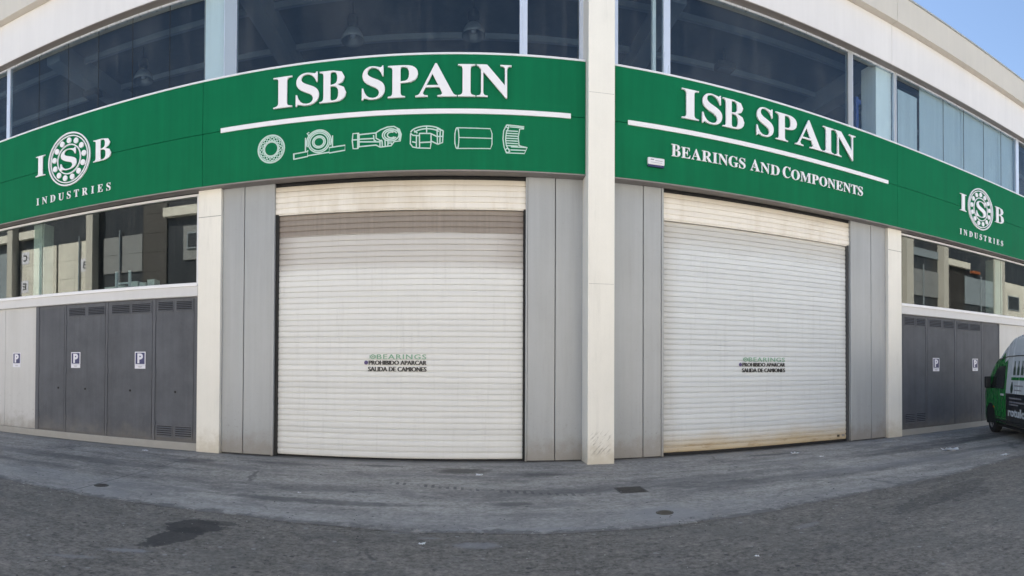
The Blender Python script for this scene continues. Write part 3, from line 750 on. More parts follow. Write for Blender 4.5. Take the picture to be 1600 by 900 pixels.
def left_side():
    fr = FL
    S0 = -24.0
    MB(fr).box(S0, -4.91, -0.30, 0.035, 0.0, 0.16, bev=0.01).build('plinth', M['plinth'], B)
    wall_panels(fr, [(-9.05 - 1.0 * (i + 1), -9.05 - 1.0 * i) for i in range(14)], 0.165, 2.995, 0.02, M['cladding_light'], 0.006)
    lv2 = [(-8.06, -7.62, 2.73, 2.90), (-7.53, -7.11, 2.73, 2.90)]
    lv3 = [(-6.91, -6.48, 2.73, 2.91), (-6.42, -5.98, 2.73, 2.91)]
    lv4 = [(-5.80, -5.47, 2.745, 2.92), (-5.39, -5.05, 2.745, 2.92), (-5.81, -5.47, 0.25, 0.46), (-5.39, -5.04, 0.25, 0.46)]
    cabinet(fr, -9.045, -4.912, [(-8.94, -8.19, 2.93, [], -8.35), (-8.14, -7.08, 2.965, lv2, -7.60), (-7.02, -5.93, 2.965, lv3, -6.45), (-5.86, -5.0, 2.965, lv4, -5.40)], -1)
    m = MB(fr)
    m.sweep([(-0.06, 2.997), (0.075, 2.997), (0.085, 3.01), (0.085, 3.195)], S0, -4.912)
    m.build('sill_band', M['sill'], B)
    m = MB(fr)
    m.prism([(S0, 3.196), (-4.912, 3.196), (-4.912, 3.238), (S0, 3.238)], -0.08, 0.11)
    m.build('window_sill', M['sill_top'], B)
    window(fr, S0, -13.2, ZW0, ZW1, [-18], M['glass_low'], .012, 0.05, fmat=M['metal_white'])
    window(fr, -13.2, -4.915, ZW0, ZW1, [-10.9, -8.92], M['glass_low'], .012, 0.062, fmat=M['metal_white'])
    MB(fr).box(-4.908, -4.432, -0.3, 0.09, 0.0, ZS0 - .002, bev=0.008).build('pilaster', M['pillar'], B)
    m = MB(fr); m.box(-4.905, -4.435, 0.0905, 0.0915, 4.50, 4.508); m.build('pilaster_joint', M['joint'], B)
    wall_panels(fr, [(-4.43, -3.99), (-3.985, -3.44)], 0.03, ZS0 - .004, 0.0, M['cladding'], 0.010)
    MB(fr).box(-3.44, -3.392, -0.14, 0.012, 0.02, ZS0 - .003, bev=0.004).build('door_trim', M['cladding'], B)
    MB(fr).box(1.122, 1.15, -0.14, 0.012, 0.02, ZS0 - .003, bev=0.004).build('door_trim', M['cladding'], B)
    wall_panels(fr, [(1.152, 1.645), (1.65, 2.18)], 0.03, ZS0 - .004, 0.0, M['cladding'], 0.010)
    MB(fr).box(2.185, 2.62, -0.05, 0.0, 0.0, ZS0).build('wall_panel', M['cladding'], B)
    MB(fr).box(-4.43, -3.44, -0.3, -0.052, 0, ZS0).build('wall_core', M['joint'], B)
    MB(fr).box(1.15, 2.62, -0.3, -0.052, 0, ZS0).build('wall_core', M['joint'], B)
    MB(fr).box(-9.045, -4.91, -0.3, -0.062, 0.16, 2.99).build('wall_core', M['joint'], B)
    # behind the sign
    MB(fr).box(S0, 2.64, -0.3, -0.002, ZS0 + .01, ZU0 - .03).build('spandrel_wall', M['joint'], B)
    # upper windows
    m0 = 0.05
    window(fr, S0, -13.0, ZU0, ZU1, [-22, -20, -18, -16, -14.5], M['glass'], .012, .04)
    window(fr, -13.0, -10.06, ZU0, ZU1, [-12, -11], M['glass'], .012, .055)
    window(fr, -10.06, -4.43, ZU0, ZU1, [-9.09, -8.22, -7.39, -6.52, -5.64, -4.86], M['glass'], .055)
    MB(fr).box(-4.428, -4.20, -0.10, 0.008, ZU0, ZU1, bev=0.004).build('mullion', M['mullion_blue'], B)
    window(fr, -4.198, 1.06, ZU0, ZU1, [], M['glass'], .012, .062)
    window(fr, 1.06, 2.21, ZU0, ZU1, [], M['glass'], .075, .14)
    MB(fr).box(2.212, 2.62, -0.2, 0.0, ZU0 - .03, 8.9).build('wall_panel', M['metal_white'], B)

def right_side():
    fr = FR
    S1 = 34.0
    wall_panels(fr, [(3.085, 3.723), (3.73, 4.085)], 0.03, ZS0 - .004, 0.0, M['cladding'], 0.010)
    MB(fr).box(4.087, 4.128, -0.14, 0.012, 0.02, ZS0 - .003, bev=0.004).build('door_trim', M['cladding'], B)
    MB(fr).box(8.632, 8.665, -0.14, 0.012, 0.02, ZS0 - .003, bev=0.004).build('door_trim', M['cladding'], B)
    wall_panels(fr, [(8.667, 9.262), (9.267, 9.738)], 0.03, ZS0 - .004, 0.0, M['cladding'], 0.010)
    MB(fr).box(9.742, 10.195, -0.3, 0.09, 0.0, ZS0 - .002, bev=0.008).build('pilaster', M['pillar'], B)
    m = MB(fr); m.box(9.745, 10.192, 0.0905, 0.0915, 4.50, 4.508); m.build('pilaster_joint', M['joint'], B)
    MB(fr).box(3.085, 4.087, -0.3, -0.052, 0, ZS0).build('wall_core', M['joint'], B)
    MB(fr).box(8.667, 9.742, -0.3, -0.052, 0, ZS0).build('wall_core', M['joint'], B)
    MB(fr).box(10.2, 14.4, -0.3, -0.062, 0.16, 2.99).build('wall_core', M['joint'], B)
    MB(fr).box(10.198, S1, -0.30, 0.035, 0.0, 0.16, bev=0.01).build('plinth', M['plinth'], B)
    lvA = [(10.36, 10.69, 2.735, 2.925), (10.77, 11.09, 2.735, 2.925), (10.36, 10.69, 0.31, 0.53), (10.77, 11.09, 0.31, 0.53)]
    lvB = [(11.26, 11.72, 2.735, 2.925), (11.81, 12.24, 2.735, 2.925)]
    lvC = [(12.41, 12.89, 2.73, 2.91), (12.97, 13.42, 2.73, 2.91)]
    cabinet(fr, 10.198, 14.40, [(10.28, 11.12, 2.965, lvA, None), (11.18, 12.28, 2.965, lvB, None), (12.36, 13.49, 2.965, lvC, None), (13.58, 14.34, 2.93, [], 13.7)], 1)
    wall_panels(fr, [(14.403 + 1.0 * i, 15.403 + 1.0 * i) for i in range(19)], 0.165, 2.995, 0.02, M['cladding_light'], 0.006)
    m = MB(fr); m.sweep([(-0.06, 2.997), (0.075, 2.997), (0.085, 3.01), (0.085, 3.195)], 10.198, S1); m.build('sill_band', M['sill'], B)
    m = MB(fr); m.prism([(10.198, 3.196), (S1, 3.196), (S1, 3.238), (10.198, 3.238)], -0.08, 0.11); m.build('window_sill', M['sill_top'], B)
    window(fr, 10.2, 19.0, ZW0, ZW1, [14.58], M['glass_low'], 0.062, 0.05, fmat=M['metal_white'])
    window(fr, 19.0, S1, ZW0, ZW1, [24, 29], M['glass_low'], .012, 0.05, fmat=M['metal_white'])
    MB(fr).box(3.07, S1, -0.3, -0.002, ZS0 + .01, ZU0 - .03).build('spandrel_wall', M['joint'], B)
    window(fr, 3.10, 4.20, ZU0, ZU1, [], M['glass'], .13, .075)
    window(fr, 4.20, 8.65, ZU0, ZU1, [], M['glass'], .062)
    MB(fr).box(8.585, 8.715, -0.10, 0.008, ZU0, ZU1, bev=0.004).build('mullion', M['mullion_grey'], B)
    window(fr, 8.717, 10.06, ZU0, ZU1, [], M['glass'])
    MB(fr).box(10.062, 10.12, -0.10, 0.008, ZU0, ZU1, bev=0.004).build('mullion', M['mullion_grey'], B)
    window(fr, 10.122, 15.42, ZU0, ZU1, [11.93, 12.81, 13.74, 14.63], M['glass'])
    MB(fr).box(15.422, 15.56, -0.10, 0.008, ZU0, ZU1, bev=0.004).build('mullion', M['alu'], B)
    window(fr, 15.562, S1, ZU0, ZU1, [16.6, 17.7, 18.8, 20, 22, 24, 27, 30], M['glass'])

def shutters():
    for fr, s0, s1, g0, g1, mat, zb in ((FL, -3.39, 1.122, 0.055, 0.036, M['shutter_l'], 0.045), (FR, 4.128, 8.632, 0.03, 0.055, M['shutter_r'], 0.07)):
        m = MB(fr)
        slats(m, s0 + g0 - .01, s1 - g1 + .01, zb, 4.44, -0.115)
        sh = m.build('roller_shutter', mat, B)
        for a, b in ((s0, s0 + g0), (s1 - g1, s1)):
            MB(fr).box(a, b, -0.16, -0.06, 0.02, 4.46, bev=0.003).build('guide_rail', M['rubber'] if fr is FL else M['joint'], sh)
        h = MB(fr)
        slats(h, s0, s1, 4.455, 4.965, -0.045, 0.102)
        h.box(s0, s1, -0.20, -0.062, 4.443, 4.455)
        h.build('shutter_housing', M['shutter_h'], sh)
        MB(fr).box(s0, s1, -0.20, -0.065, 4.968, 5.02).build('lintel', M['black'], sh)
        MB(fr).box(s0 + g0, s1 - g1, -0.13, -0.105, 0.016, zb - .001, bev=0.004).build('bottom_seal', M['black'], sh)
        MB(fr).box(s0, s1, -0.34, -0.30, 0, 5.0).build('back_panel', M['black'], sh)
        if fr is FR:
            MB(fr).box(s1 - g1 - .26, s1 - g1 - .20, -0.112, -0.09, .13, .18, bev=.004).build('lock', M['iron_brown'], sh)
            MB(fr).box(s1 - g1 - .12, s1 - g1 - .05, -0.112, -0.095, .13, .18, bev=.004).build('lock', M['cladding'], sh)
        # printed notice straight on the slats
        o = -1.727 if fr is FL else 5.80
        k = 1.0
        d0, d1 = -0.1085, -0.1025
        text_sans(fr, 'BEARINGS', o + .23, o + 1.105, 1.80, 1.885, d0, d1, M['ink_green'], sh, 'notice_lettering', fat=0.002, spacing=1.15)
        lg = MB(fr); lg.circle(o + .155, 1.842, .036, .014, d0, d1, 20); lg.box(o + .098, o + .108, d0, d1, 1.815, 1.87); lg.box(o + .203, o + .213, d0, d1, 1.815, 1.87); lg.disc(o + .155, 1.842, .014, d0, d1)
        lg.build('notice_emblem', M['ink_green'], sh)
        text_sans(fr, 'PROHIBIDO APARCAR', o + .085, o + 1.11, 1.70, 1.775, d0, d1, M['ink'], sh, 'notice_lettering', fat=0.006)
        text_sans(fr, 'SALIDA DE CAMIONES', o + .075, o + 1.11, 1.583, 1.663, d0, d1, M['ink'], sh, 'notice_lettering', fat=0.006)
        MB(fr).disc(o + .035, 1.737, .036, d0, d1, 24).build('notice_dot', M['ink_purple'], sh)

def top_and_inside():
    # white band, ledge and parapet over both fronts
    for fr, cuts in ((FL, [-24, -15.2, -5.0, 2.66]), (FR, [3.075, 9.79, 17.5, 34])):
        for a, b in zip(cuts, cuts[1:]):
            MB(fr).box(a + .004, b - .004, -0.25, 0.20, 8.93, 9.88, bev=0.006).build('fascia', M['fascia'], B)
            MB(fr).box(a + .003, b - .003, -0.20, 0.39, 9.885, 10.56, bev=0.012).build('parapet', M['parapet'], B)
            MB(fr).box(a + .003, b - .003, -0.25, 0.42, 10.562, 10.60, bev=0.006).build('coping', M['mullion_grey'], B)
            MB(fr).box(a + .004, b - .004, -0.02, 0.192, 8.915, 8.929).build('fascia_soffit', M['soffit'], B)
    MB(FL).box(2.140, 2.612, -0.30, 0.46, -0.02, 9.88, bev=0.012).build('pillar', M['pillar'], B)
    for z in (3.1, 6.4): MB(FL).box(2.155, 2.597, 0.4604, 0.4612, z, z + .006).build('pillar_joint', M['plinth'], B)
    # inside
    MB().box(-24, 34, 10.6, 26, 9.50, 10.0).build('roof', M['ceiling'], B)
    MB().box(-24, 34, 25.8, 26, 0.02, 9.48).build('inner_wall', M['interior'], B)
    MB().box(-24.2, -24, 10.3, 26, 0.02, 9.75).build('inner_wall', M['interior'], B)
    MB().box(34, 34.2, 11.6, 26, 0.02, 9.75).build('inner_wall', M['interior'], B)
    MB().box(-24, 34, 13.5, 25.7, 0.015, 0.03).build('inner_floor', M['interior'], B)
    MB().box(-24, 34, 10.62, 25.7, 5.6, 5.9).build('mezzanine_floor', M['interior'], B)
    for x in (-20, -14.4, -9.2, -4.2, 4.2, 9.6, 14.8, 20, 26):
        MB().box(x - .2, x + .2, 10.9, 25.7, 9.0, 9.49).build('roof_beam', M['beam'], B)
    for i in range(8):
        y = 11.9 + i * 1.7
        MB().box(-23.9, 33.9, y, y + .09, 9.36, 9.495).build('purlin', M['beam'], B)
    for fr, s0, s1 in ((FL, -4.905, -4.45), (FR, 9.53, 10.04)):
        MB(fr).box(s0, s1, -0.62, -0.09, ZU0 - .03, 9.0, bev=.01).build('inner_column', M['inner_column'], B)
    for fr, s0, s1 in ((FL, -9.40, -9.08), (FR, 14.60, 14.98)):
        MB(fr).box(s0, s1, -0.62, -0.25, 3.0, 5.0, bev=.01).build('inner_column', M['inner_column'], B)
    MB(FR).box(3.99, 4.06, -0.30, -0.22, ZU0 - .03, 9.0).build('inner_post', M['inner_column'], B)
    # pale blinds drawn behind the right-hand upper panes
    for s0, s1 in ((10.30, 11.0), (11.10, 12.8), (12.82, 14.6), (14.62, 15.45)):
        MB(FR).box(s0, s1, -0.14, -0.125, ZU0 - .03, 8.9 if s0 > 10.6 else 8.62).build('blind', M['blind'], B)
left_side(); right_side(); shutters(); top_and_inside()

# ---------------------------------------------------------------- the two green signs
def sign_panels(fr, s0, s1, cuts, T):
    MB(fr).box(s0 + .01, s1 - .01, 0.0, 0.20, ZS0 + .02, ZS1 - .02).build('backing', M['joint'], T)
    xs = [s0] + cuts + [s1]
    for a, b in zip(xs, xs[1:]):
        for z0, z1 in ((ZS0 + .012, 6.028), (6.038, ZS1)):
            MB(fr).box(a + .004, b - .004, 0.201, 0.25, z0, z1, bev=0.0015).build('panel', M['green'], T)
    MB(fr).box(s0, s1, -0.02, 0.262, ZS1 + .001, ZS1 + .036, bev=0.004).build('top_trim', M['metal_white'], T)
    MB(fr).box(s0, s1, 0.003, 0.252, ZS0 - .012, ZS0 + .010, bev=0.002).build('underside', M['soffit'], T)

ISB = (('I', -3.344, -2.99), ('S', -2.925, -2.50), ('B', -2.49, -2.015), ('S', -1.737, -1.335), ('P', -1.285, -0.765), ('A', -0.81, -0.10), ('I', -0.085, 0.215), ('N', 0.235, 0.833))
def big_name(fr, off, T):
    for ch, a, b in ISB:
        glyph(fr, ch, a + off, b + off, 6.275, 6.83 if ch != 'A' else 6.835, 0.262, 0.305, M['letter'], T)
    MB(fr).box(-4.377 + off, 1.87 + off, 0.2515, 0.278, 5.992, 6.078, bev=0.004).build('underline_bar', M['letter'], T)

def ring_logo(fr, c, T):
    """two letters either side of a ball-bearing ring with a letter in it, a spaced word below"""
    z = 6.13
    glyph(fr, 'I', c - .945, c - .665, 5.915, 6.375, 0.262, 0.295, M['letter'], T)
    glyph(fr, 'B', c + .665, c + 1.115, 5.915, 6.375, 0.262, 0.295, M['letter'], T)
    glyph(fr, 'S', c - .225, c + .225, 5.905, 6.345, 0.262, 0.295, M['letter'], T)
    m = MB(fr)
    m.circle(c, z, .565, .030, 0.2515, 0.285, 56); m.circle(c, z, .505, .022, 0.2515, 0.278, 56); m.circle(c, z, .315, .024, 0.2515, 0.278, 44)
    m.build('bearing_ring', M['letter'], T)
    for i in range(13):
        a = 2 * math.pi * (i + .25) / 13
        MB(fr).disc(c + .41 * math.cos(a), z + .41 * math.sin(a), .062, 0.2515, 0.28, 18).build('bearing_ball', M['letter'], T)
    word_serif(fr, 'INDUSTRIES', c - .93, c + 1.10, 5.275, 5.43, 0.2515, 0.27, M['letter'], T, gap=420, bevel=0.002)

SL = thing('shop_sign', 'long green fascia sign left of the tall pillar, with line drawings of machine parts', 'sign', FL(0, 0, ZS0))
sign_panels(FL, -24, 2.135, [-16.0, -4.76], SL)
big_name(FL, 0.0, SL)
ring_logo(FL, -7.94, SL)

def pic(x0, y0, x1, y1, s0, s1, z0, z1):
    return lambda pts: [(s0 + (x - x0) / (x1 - x0) * (s1 - s0), z1 - (y - y0) / (y1 - y0) * (z1 - z0)) for x, y in pts]
def arc(cx, cy, rx, ry, a0, a1, n=20):
    return [(cx + rx * math.cos(R(a0 + (a1 - a0) * i / n)), cy - ry * math.sin(R(a0 + (a1 - a0) * i / n))) for i in range(n + 1)]
D0, D1, LW = 0.2512, 0.2555, 0.021
def drawing(lines, mp, w=LW):
    m = MB(FL)
    for k, pts in enumerate(lines):
        closed = pts[0] == pts[-1] and len(pts) > 2
        q = mp(pts[:-1] if closed else pts)
        m.ribbon(q, w, D0, D1 + 0.00015 * k, closed)
    m.build('part_drawing', M['line'], SL)
# ball bearing
m = MB(FL)
for r, w in ((.247, .026), (.222, .012), (.148, .012), (.128, .022)): m.circle(-3.389, 5.575, r, w, D0, D1 + r * .001, 44)
for i in range(17):
    a = 2 * math.pi * i / 17
    m.circle(-3.389 + .185 * math.cos(a), 5.575 + .185 * math.sin(a), .026, .012, D0, D1 + .0006, 12)
m.build('part_drawing', M['line'], SL)
# pillow block
drawing([arc(752, 305, 135, 145, -20, 200, 30), arc(752, 305, 118, 128, 0, 360, 36), arc(752, 305, 100, 108, 0, 360, 36), arc(752, 305, 70, 72, 0, 360, 28), arc(752, 305, 54, 55, 0, 360, 24),
         [(605, 240), (605, 410)], [(900, 240), (900, 380)], [(470, 425), (630, 410), (630, 470), (472, 490), (470, 425)], [(865, 385), (1035, 370), (1035, 430), (865, 450), (865, 385)],
         [(630, 462), (865, 440)], [(630, 395), (630, 410)], [(640, 215), (622, 190), (645, 178)], [(478, 425), (478, 488)]],
        pic(468, 155, 1035, 490, -2.976, -2.035, 5.345, 5.832))
# rod end
drawing([[(115, 200), (205, 200), (210, 240), (210, 400), (195, 428), (120, 428), (105, 310), (115, 200)], [(105, 295), (205, 295)], [(205, 222), (460, 210), (540, 165), (640, 130), (740, 125), (820, 170), (850, 245), (835, 345), (745, 350)],
         [(205, 290), (440, 290)], [(205, 330), (520, 345), (560, 320)], [(205, 402), (470, 392), (530, 425), (700, 410), (745, 350)], [(430, 240), (440, 320), (470, 330)], [(190, 205), (190, 425)],
         arc(690, 250, 125, 90, 0, 360, 30), arc(690, 250, 95, 66, 20, 330, 26), arc(700, 250, 60, 44, 60, 320, 20), [(470, 215), (470, 290), (540, 330)], [(530, 335), (530, 425)], [(560, 330), (565, 420)], [(605, 325), (610, 415)], [(650, 300), (650, 405)], [(655, 370), (705, 370), (705, 405)], arc(730, 260, 105, 110, -40, 60, 14), [(820, 250), (830, 330)]],
        pic(100, 125, 850, 435, -1.912, -1.051, 5.44, 5.80))
# cut-away bearing
drawing([[(1025, 190), (1022, 350), (1060, 400), (1130, 415), (1330, 425), (1340, 340), (1340, 200)], arc(1270, 190, 245, 105, 18, 172, 24), arc(1275, 230, 225, 105, 35, 150, 20), [(1025, 190), (1060, 220), (1150, 230)], [(1115, 215), (1115, 412)], [(1160, 195), (1165, 415)],
         [(1160, 195), (1330, 198)], [(1160, 335), (1335, 330)], [(1270, 85), (1272, 185)], [(1330, 198), (1425, 245), (1525, 245)], [(1330, 310), (1425, 355), (1440, 365)], [(1430, 130), (1440, 365)], [(1525, 160), (1515, 340), (1440, 365)], [(1480, 140), (1475, 350)], [(1050, 320), (1115, 335)], [(1080, 150), (1130, 190)], [(1430, 125), (1525, 160)]],
        pic(1020, 75, 1530, 430, -0.896, -0.325, 5.40, 5.80))
# sleeve
drawing([[(720, 142), (1085, 148), (1103, 200), (1103, 310), (1088, 357), (720, 360), (700, 310), (700, 200), (720, 142)], arc(722, 251, 22, 108, 0, 360, 30), [(745, 245), (1100, 250)], [(738, 150), (745, 245), (738, 352)]],
        pic(695, 140, 1105, 360, -0.139, 0.508, 5.40, 5.76), 0.016)
# half bush
drawing([[(1265, 105), (1445, 118), (1442, 142), (1400, 145), (1385, 235), (1395, 335)], [(1265, 105), (1235, 170), (1228, 260), (1240, 350), (1262, 412), (1450, 412), (1478, 345), (1400, 330)], [(1290, 125), (1262, 190), (1255, 260), (1262, 330), (1300, 400)], [(1310, 345), (1478, 345)], [(1305, 378), (1462, 378)],
         arc(1275, 385, 20, 22, 0, 360, 14), arc(1275, 122, 14, 14, 0, 360, 12), [(1300, 125), (1440, 132)]] + [[(1258, 170 + 27 * i), (1382, 172 + 27 * i)] for i in range(7)],
        pic(1222, 100, 1480, 415, 0.683, 1.114, 5.335, 5.83), 0.018)

SR = thing('shop_sign', 'long green fascia sign right of the tall pillar, with small capitals and no drawings', 'sign', FR(3.0, 0, ZS0))
sign_panels(FR, 3.095, 34, [9.905, 21.5], SR)
big_name(FR, 7.712, SR)
ring_logo(FR, 13.19, SR)
word_serif(FR, 'BEARINGS', 4.172, 5.735, 5.545, 5.745, 0.2515, 0.28, M['letter'], SR, gap=55, bevel=0.0015, first=1.12)
word_serif(FR, 'AND', 5.845, 6.535, 5.545, 5.745, 0.2515, 0.28, M['letter'], SR, gap=55, bevel=0.0015, first=1.12)
word_serif(FR, 'COMPONENTS', 6.61, 8.777, 5.545, 5.745, 0.2515, 0.28, M['letter'], SR, gap=55, bevel=0.0015, first=1.12)

# ---------------------------------------------------------------- small things on the fronts
def parking_sign(fr, s, d, label):
    T = thing('parking_sign', label, 'sign', fr(s, d, 1.59), group='parking signs on the front')
    MB(fr).box(s - .127, s + .127, d, d + .004, 1.665, 1.935, bev=.001).build('border', M['plate_white'], T)
    MB(fr).box(s - .108, s + .108, d + .0042, d + .0062, 1.683, 1.915).build('plate', M['plate_blue'], T)
    text_sans(fr, 'P', s - .062, s + .068, 1.70, 1.90, d + .0064, d + .0085, M['plate_white'], T, 'letter', bold=0.045)
    MB(fr).box(s - .125, s + .125, d, d + .004, 1.590, 1.662, bev=.001).build('name_tag', M['plate_white'], T)
    m = MB(fr)
    m.box(s - .05, s + .05, d + .0042, d + .0048, 1.632, 1.640); m.box(s - .035, s + .035, d + .0042, d + .0048, 1.614, 1.621)
    m.build('small_print', M['grey_ink'], T)
parking_sign(FL, -9.66, .0205, 'blue P sign on the pale wall left of the dark cabinets')
parking_sign(FL, -7.868, .0365, 'blue P sign on the second dark cabinet door, beside the narrow door without louvres')
parking_sign(FL, -6.215, .0365, 'blue P sign on the third dark cabinet door, one door away from the white pilaster')
parking_sign(FR, 11.517, .0365, 'blue P sign on a dark cabinet door, nearer the right white pilaster')
parking_sign(FR, 13.19, .0365, 'blue P sign on a dark cabinet door, just left of the parked van')

T = thing('alarm_siren', 'small white alarm box on the green sign right of the pillar', 'alarm box', FR(3.86, .25, 5.31))
MB(FR).box(3.70, 4.025, .2505, .315, 5.325, 5.455, bev=.022).build('cover', M['metal_white'], T)
MB(FR).box(3.71, 4.015, .2505, .305, 5.292, 5.322, bev=.006).build('base', M['plate_blue'], T)
m = MB(FR)
m.box(3.75, 3.815, .3152, .316, 5.405, 5.425); m.box(3.84, 3.98, .3152, .316, 5.395, 5.404); m.box(3.75, 3.97, .3152, .316, 5.362, 5.368)
m.build('print', M['grey_ink'], T)

# lamps that hang inside, seen through the upper glass
def bay_lamp(x, y, label):
    T = thing('pendant_lamp', label, 'lamp', (x, y, 8.7), group='bell lamps under the warehouse ceiling')
    m = MB(); m.tube((x, y, 9.2), (x, y, 9.5), .012, n=8); m.build('rod', M['black'], T)
    m = MB(); m.lathe((x, y), [(.0, 9.22), (.10, 9.2), (.12, 9.15), (.12, 9.02), (.085, 8.98), (.06, 8.95)], 20); m.build('ballast', M['black'], T, smooth=False)
    m = MB(); m.lathe((x, y), [(.06, 8.955), (.12, 8.93), (.19, 8.86), (.235, 8.76), (.25, 8.66), (.245, 8.66), (.225, 8.76), (.18, 8.85), (.11, 8.915), (.05, 8.94)], 28); m.build('shade', M['lamp_glass'], T, smooth=True)
    m = MB(); m.lathe((x, y), [(.0, 8.87), (.04, 8.86), (.06, 8.80), (.05, 8.74), (.0, 8.72)], 14); m.build('bulb', M['plate_white'], T, smooth=True)
bay_lamp(-7.49, 12.3, 'bell lamp behind the upper panes above the bearing ring emblem, left side')
bay_lamp(-2.35, 12.3, 'bell lamp behind the large upper pane, above the gap between the two large words')
bay_lamp(0.22, 12.3, 'bell lamp behind the large upper pane, nearest the pillar')
def box_lamp(x, y, label):
    T = thing('flood_light', label, 'lamp', (x, y, 8.8), group='box floodlights under the warehouse ceiling')
    m = MB(); m.box(x - .22, x + .22, y - .16, y + .16, 8.82, 8.98, bev=.03); m.build('housing', M['black'], T)
    m = MB(); m.box(x - .17, x + .17, y - .11, y + .11, 8.812, 8.819); m.build('lens', M['lamp_glass'], T)
    m = MB(); m.box(x - .02, x + .02, y - .02, y + .02, 8.985, 9.36); m.build('bracket', M['black'], T)
box_lamp(-9.24, 12.6, 'dark box floodlight behind the left upper panes')
box_lamp(6.07, 12.6, 'dark box floodlight behind the large upper pane right of the pillar')
T = thing('rack_post', 'blue steel rack post standing behind the upper right glass beside a pale column', 'rack post', FR(9.34, -.55, 5.9))
m = MB(FR); m.box(9.28, 9.36, -.60, -.52, 5.91, 8.25); m.box(9.365, 9.45, -.59, -.53, 8.1, 8.2); m.build('upright', M['blue'], T)
m = MB(FR); m.box(9.24, 9.40, -.64, -.48, 5.902, 5.909); m.build('foot_plate', M['blue'], T)

# goods on the inner sill of the left shop window
def carton(s, w, h, mat, label):
    T = thing('carton', label, 'box', FL(s, -.35, 3.24), group='small boxes behind the left window')
    MB(FL).box(s, s + w, -.45, -.22, 3.245, 3.245 + h, bev=.004).build('body', mat, T)
    MB(FL).box(s - .004, s + w + .004, -.454, -.216, 3.246 + h, 3.246 + h + .012, bev=.002).build('lid', M['sill_top'], T)
MB(FL).box(-24, -4.92, -.75, -.09, 3.10, 3.235).build('inner_shelf', M['interior'], B)
for i, (s, w, h, txt) in enumerate(((-7.30, .32, .09, 'flat white carton at the left end of the row inside the left window'), (-6.95, .16, .10, 'small white carton second in the row inside the left window'), (-6.62, .16, .17, 'white carton in the middle of the row inside the left window'),
                                    (-6.42, .16, .13, 'low white carton second from the right in the row inside the left window'), (-6.22, .17, .18, 'tallest white carton at the right end of the row inside the left window'))):
    carton(s, w, h, M['paper'], txt)
T = thing('display_stand', 'two thin white posts on the shelf inside the left window', 'display stand', FL(-6.9, -.3, 3.24))
MB(FL).box(-7.08, -7.02, -.34, -.30, 3.245, 3.68).build('post', M['plate_white'], T)
MB(FL).box(-6.74, -6.68, -.34, -.30, 3.245, 3.68).build('post', M['plate_white'], T)
MB(FL).box(-7.02, -6.74, -.33, -.31, 3.40, 3.44).build('crossbar', M['plate_white'], T)
T = thing('bowl', 'small blue bowl on the shelf inside the left window', 'bowl', FL(-8.0, -.3, 3.24))
m = MB(FL); m.tube((-8.09, -.3, 3.245), (-8.09, -.3, 3.30), .10, .15, 18); m.build('body', M['blue'], T)

# ---------------------------------------------------------------- covers in the ground, litter
T = thing('drain_grate', 'dark square iron drain cover set in the pavement in front of the pillar', 'drain cover', (2.24, 7.57, .012), R(2))
m = MB(); m.box(2.06, 2.44, 7.38, 7.76, .0125, .017, bev=.002); m.build('frame', M['steel'], T)
m = MB()
for i in range(7): m.box(2.085, 2.415, 7.405 + i * .05, 7.43 + i * .05, .0172, .021)
m.build('bars', M['steel'], T)
def round_cover(x, y, r, mat, name, label):
    T = thing(name, label, 'ground cover', (x, y, .012))
    m = MB(); m.lathe((x, y), [(r * 1.18, .0125), (r * 1.16, .018), (r * 1.02, .018)], 28); m.build('rim', mat, T)
    m = MB(); m.lathe((x, y), [(r, .014), (r * .98, .0165), (0.001, .0165)], 28)
    for i in range(3): m.box(x - r * .6, x + r * .6, y - r * .5 + i * r * .45, y - r * .4 + i * r * .45, .0167, .019)
    m.build('lid', mat, T)
round_cover(2.25, 6.23, .085, M['iron_brown'], 'valve_cover', 'small round brownish valve cover in a pale cement patch near the road edge')
round_cover(-4.55, 6.5, .085, M['steel'], 'manhole_cover', 'small round black cover in the pavement, far left near the road edge')
rl = random.Random(11)
def scrap(x, y, w, label, z=.012):
    m = MB()
    n = 5
    pts = [[(x + w * (i / (n - 1) - .5) + rl.uniform(-.1, .1) * w, y + w * .8 * (j / (n - 1) - .5) + rl.uniform(-.1, .1) * w, z + .004 + rl.uniform(0, .22) * w) for i in range(n)] for j in range(n)]
    vs = [[m.bm.verts.new(p) for p in row] for row in pts]
    for j in range(n - 1):
        for i in range(n - 1): m.bm.faces.new((vs[j][i], vs[j][i + 1], vs[j + 1][i + 1], vs[j + 1][i]))
    bmesh.ops.solidify(m.bm, geom=m.bm.faces[:], thickness=.002)
    tag(m.build('paper_scrap', M['paper']), label, 'litter', 'paper scraps on the ground')
scrap(8.65, 7.88, .30, 'largest crumpled white paper, on the pavement right of the right shutter')
scrap(8.78, 6.60, .16, 'flattened white paper by the road edge at the right side', .014)
scrap(-5.77, 9.70, .10, 'crumpled white paper close to the plinth of the left cabinets')
scrap(0.28, 8.92, .10, 'tiny white scrap beside the oil stain before the left shutter')
scrap(6.09, 9.55, .15, 'white scrap close under the right shutter, the left one of two')
scrap(6.28, 8.95, .08, 'white scrap before the right shutter, the one further from it')
scrap(-2.05, 7.3, .04, 'tiny white scrap on the pavement left of centre')
scrap(2.45, 4.45, .04, 'tiny white scrap on the dark road at the lower right', .004)
scrap(-0.35, 5.40, .06, 'small pale scrap on the dark road just off the pavement edge', .004)

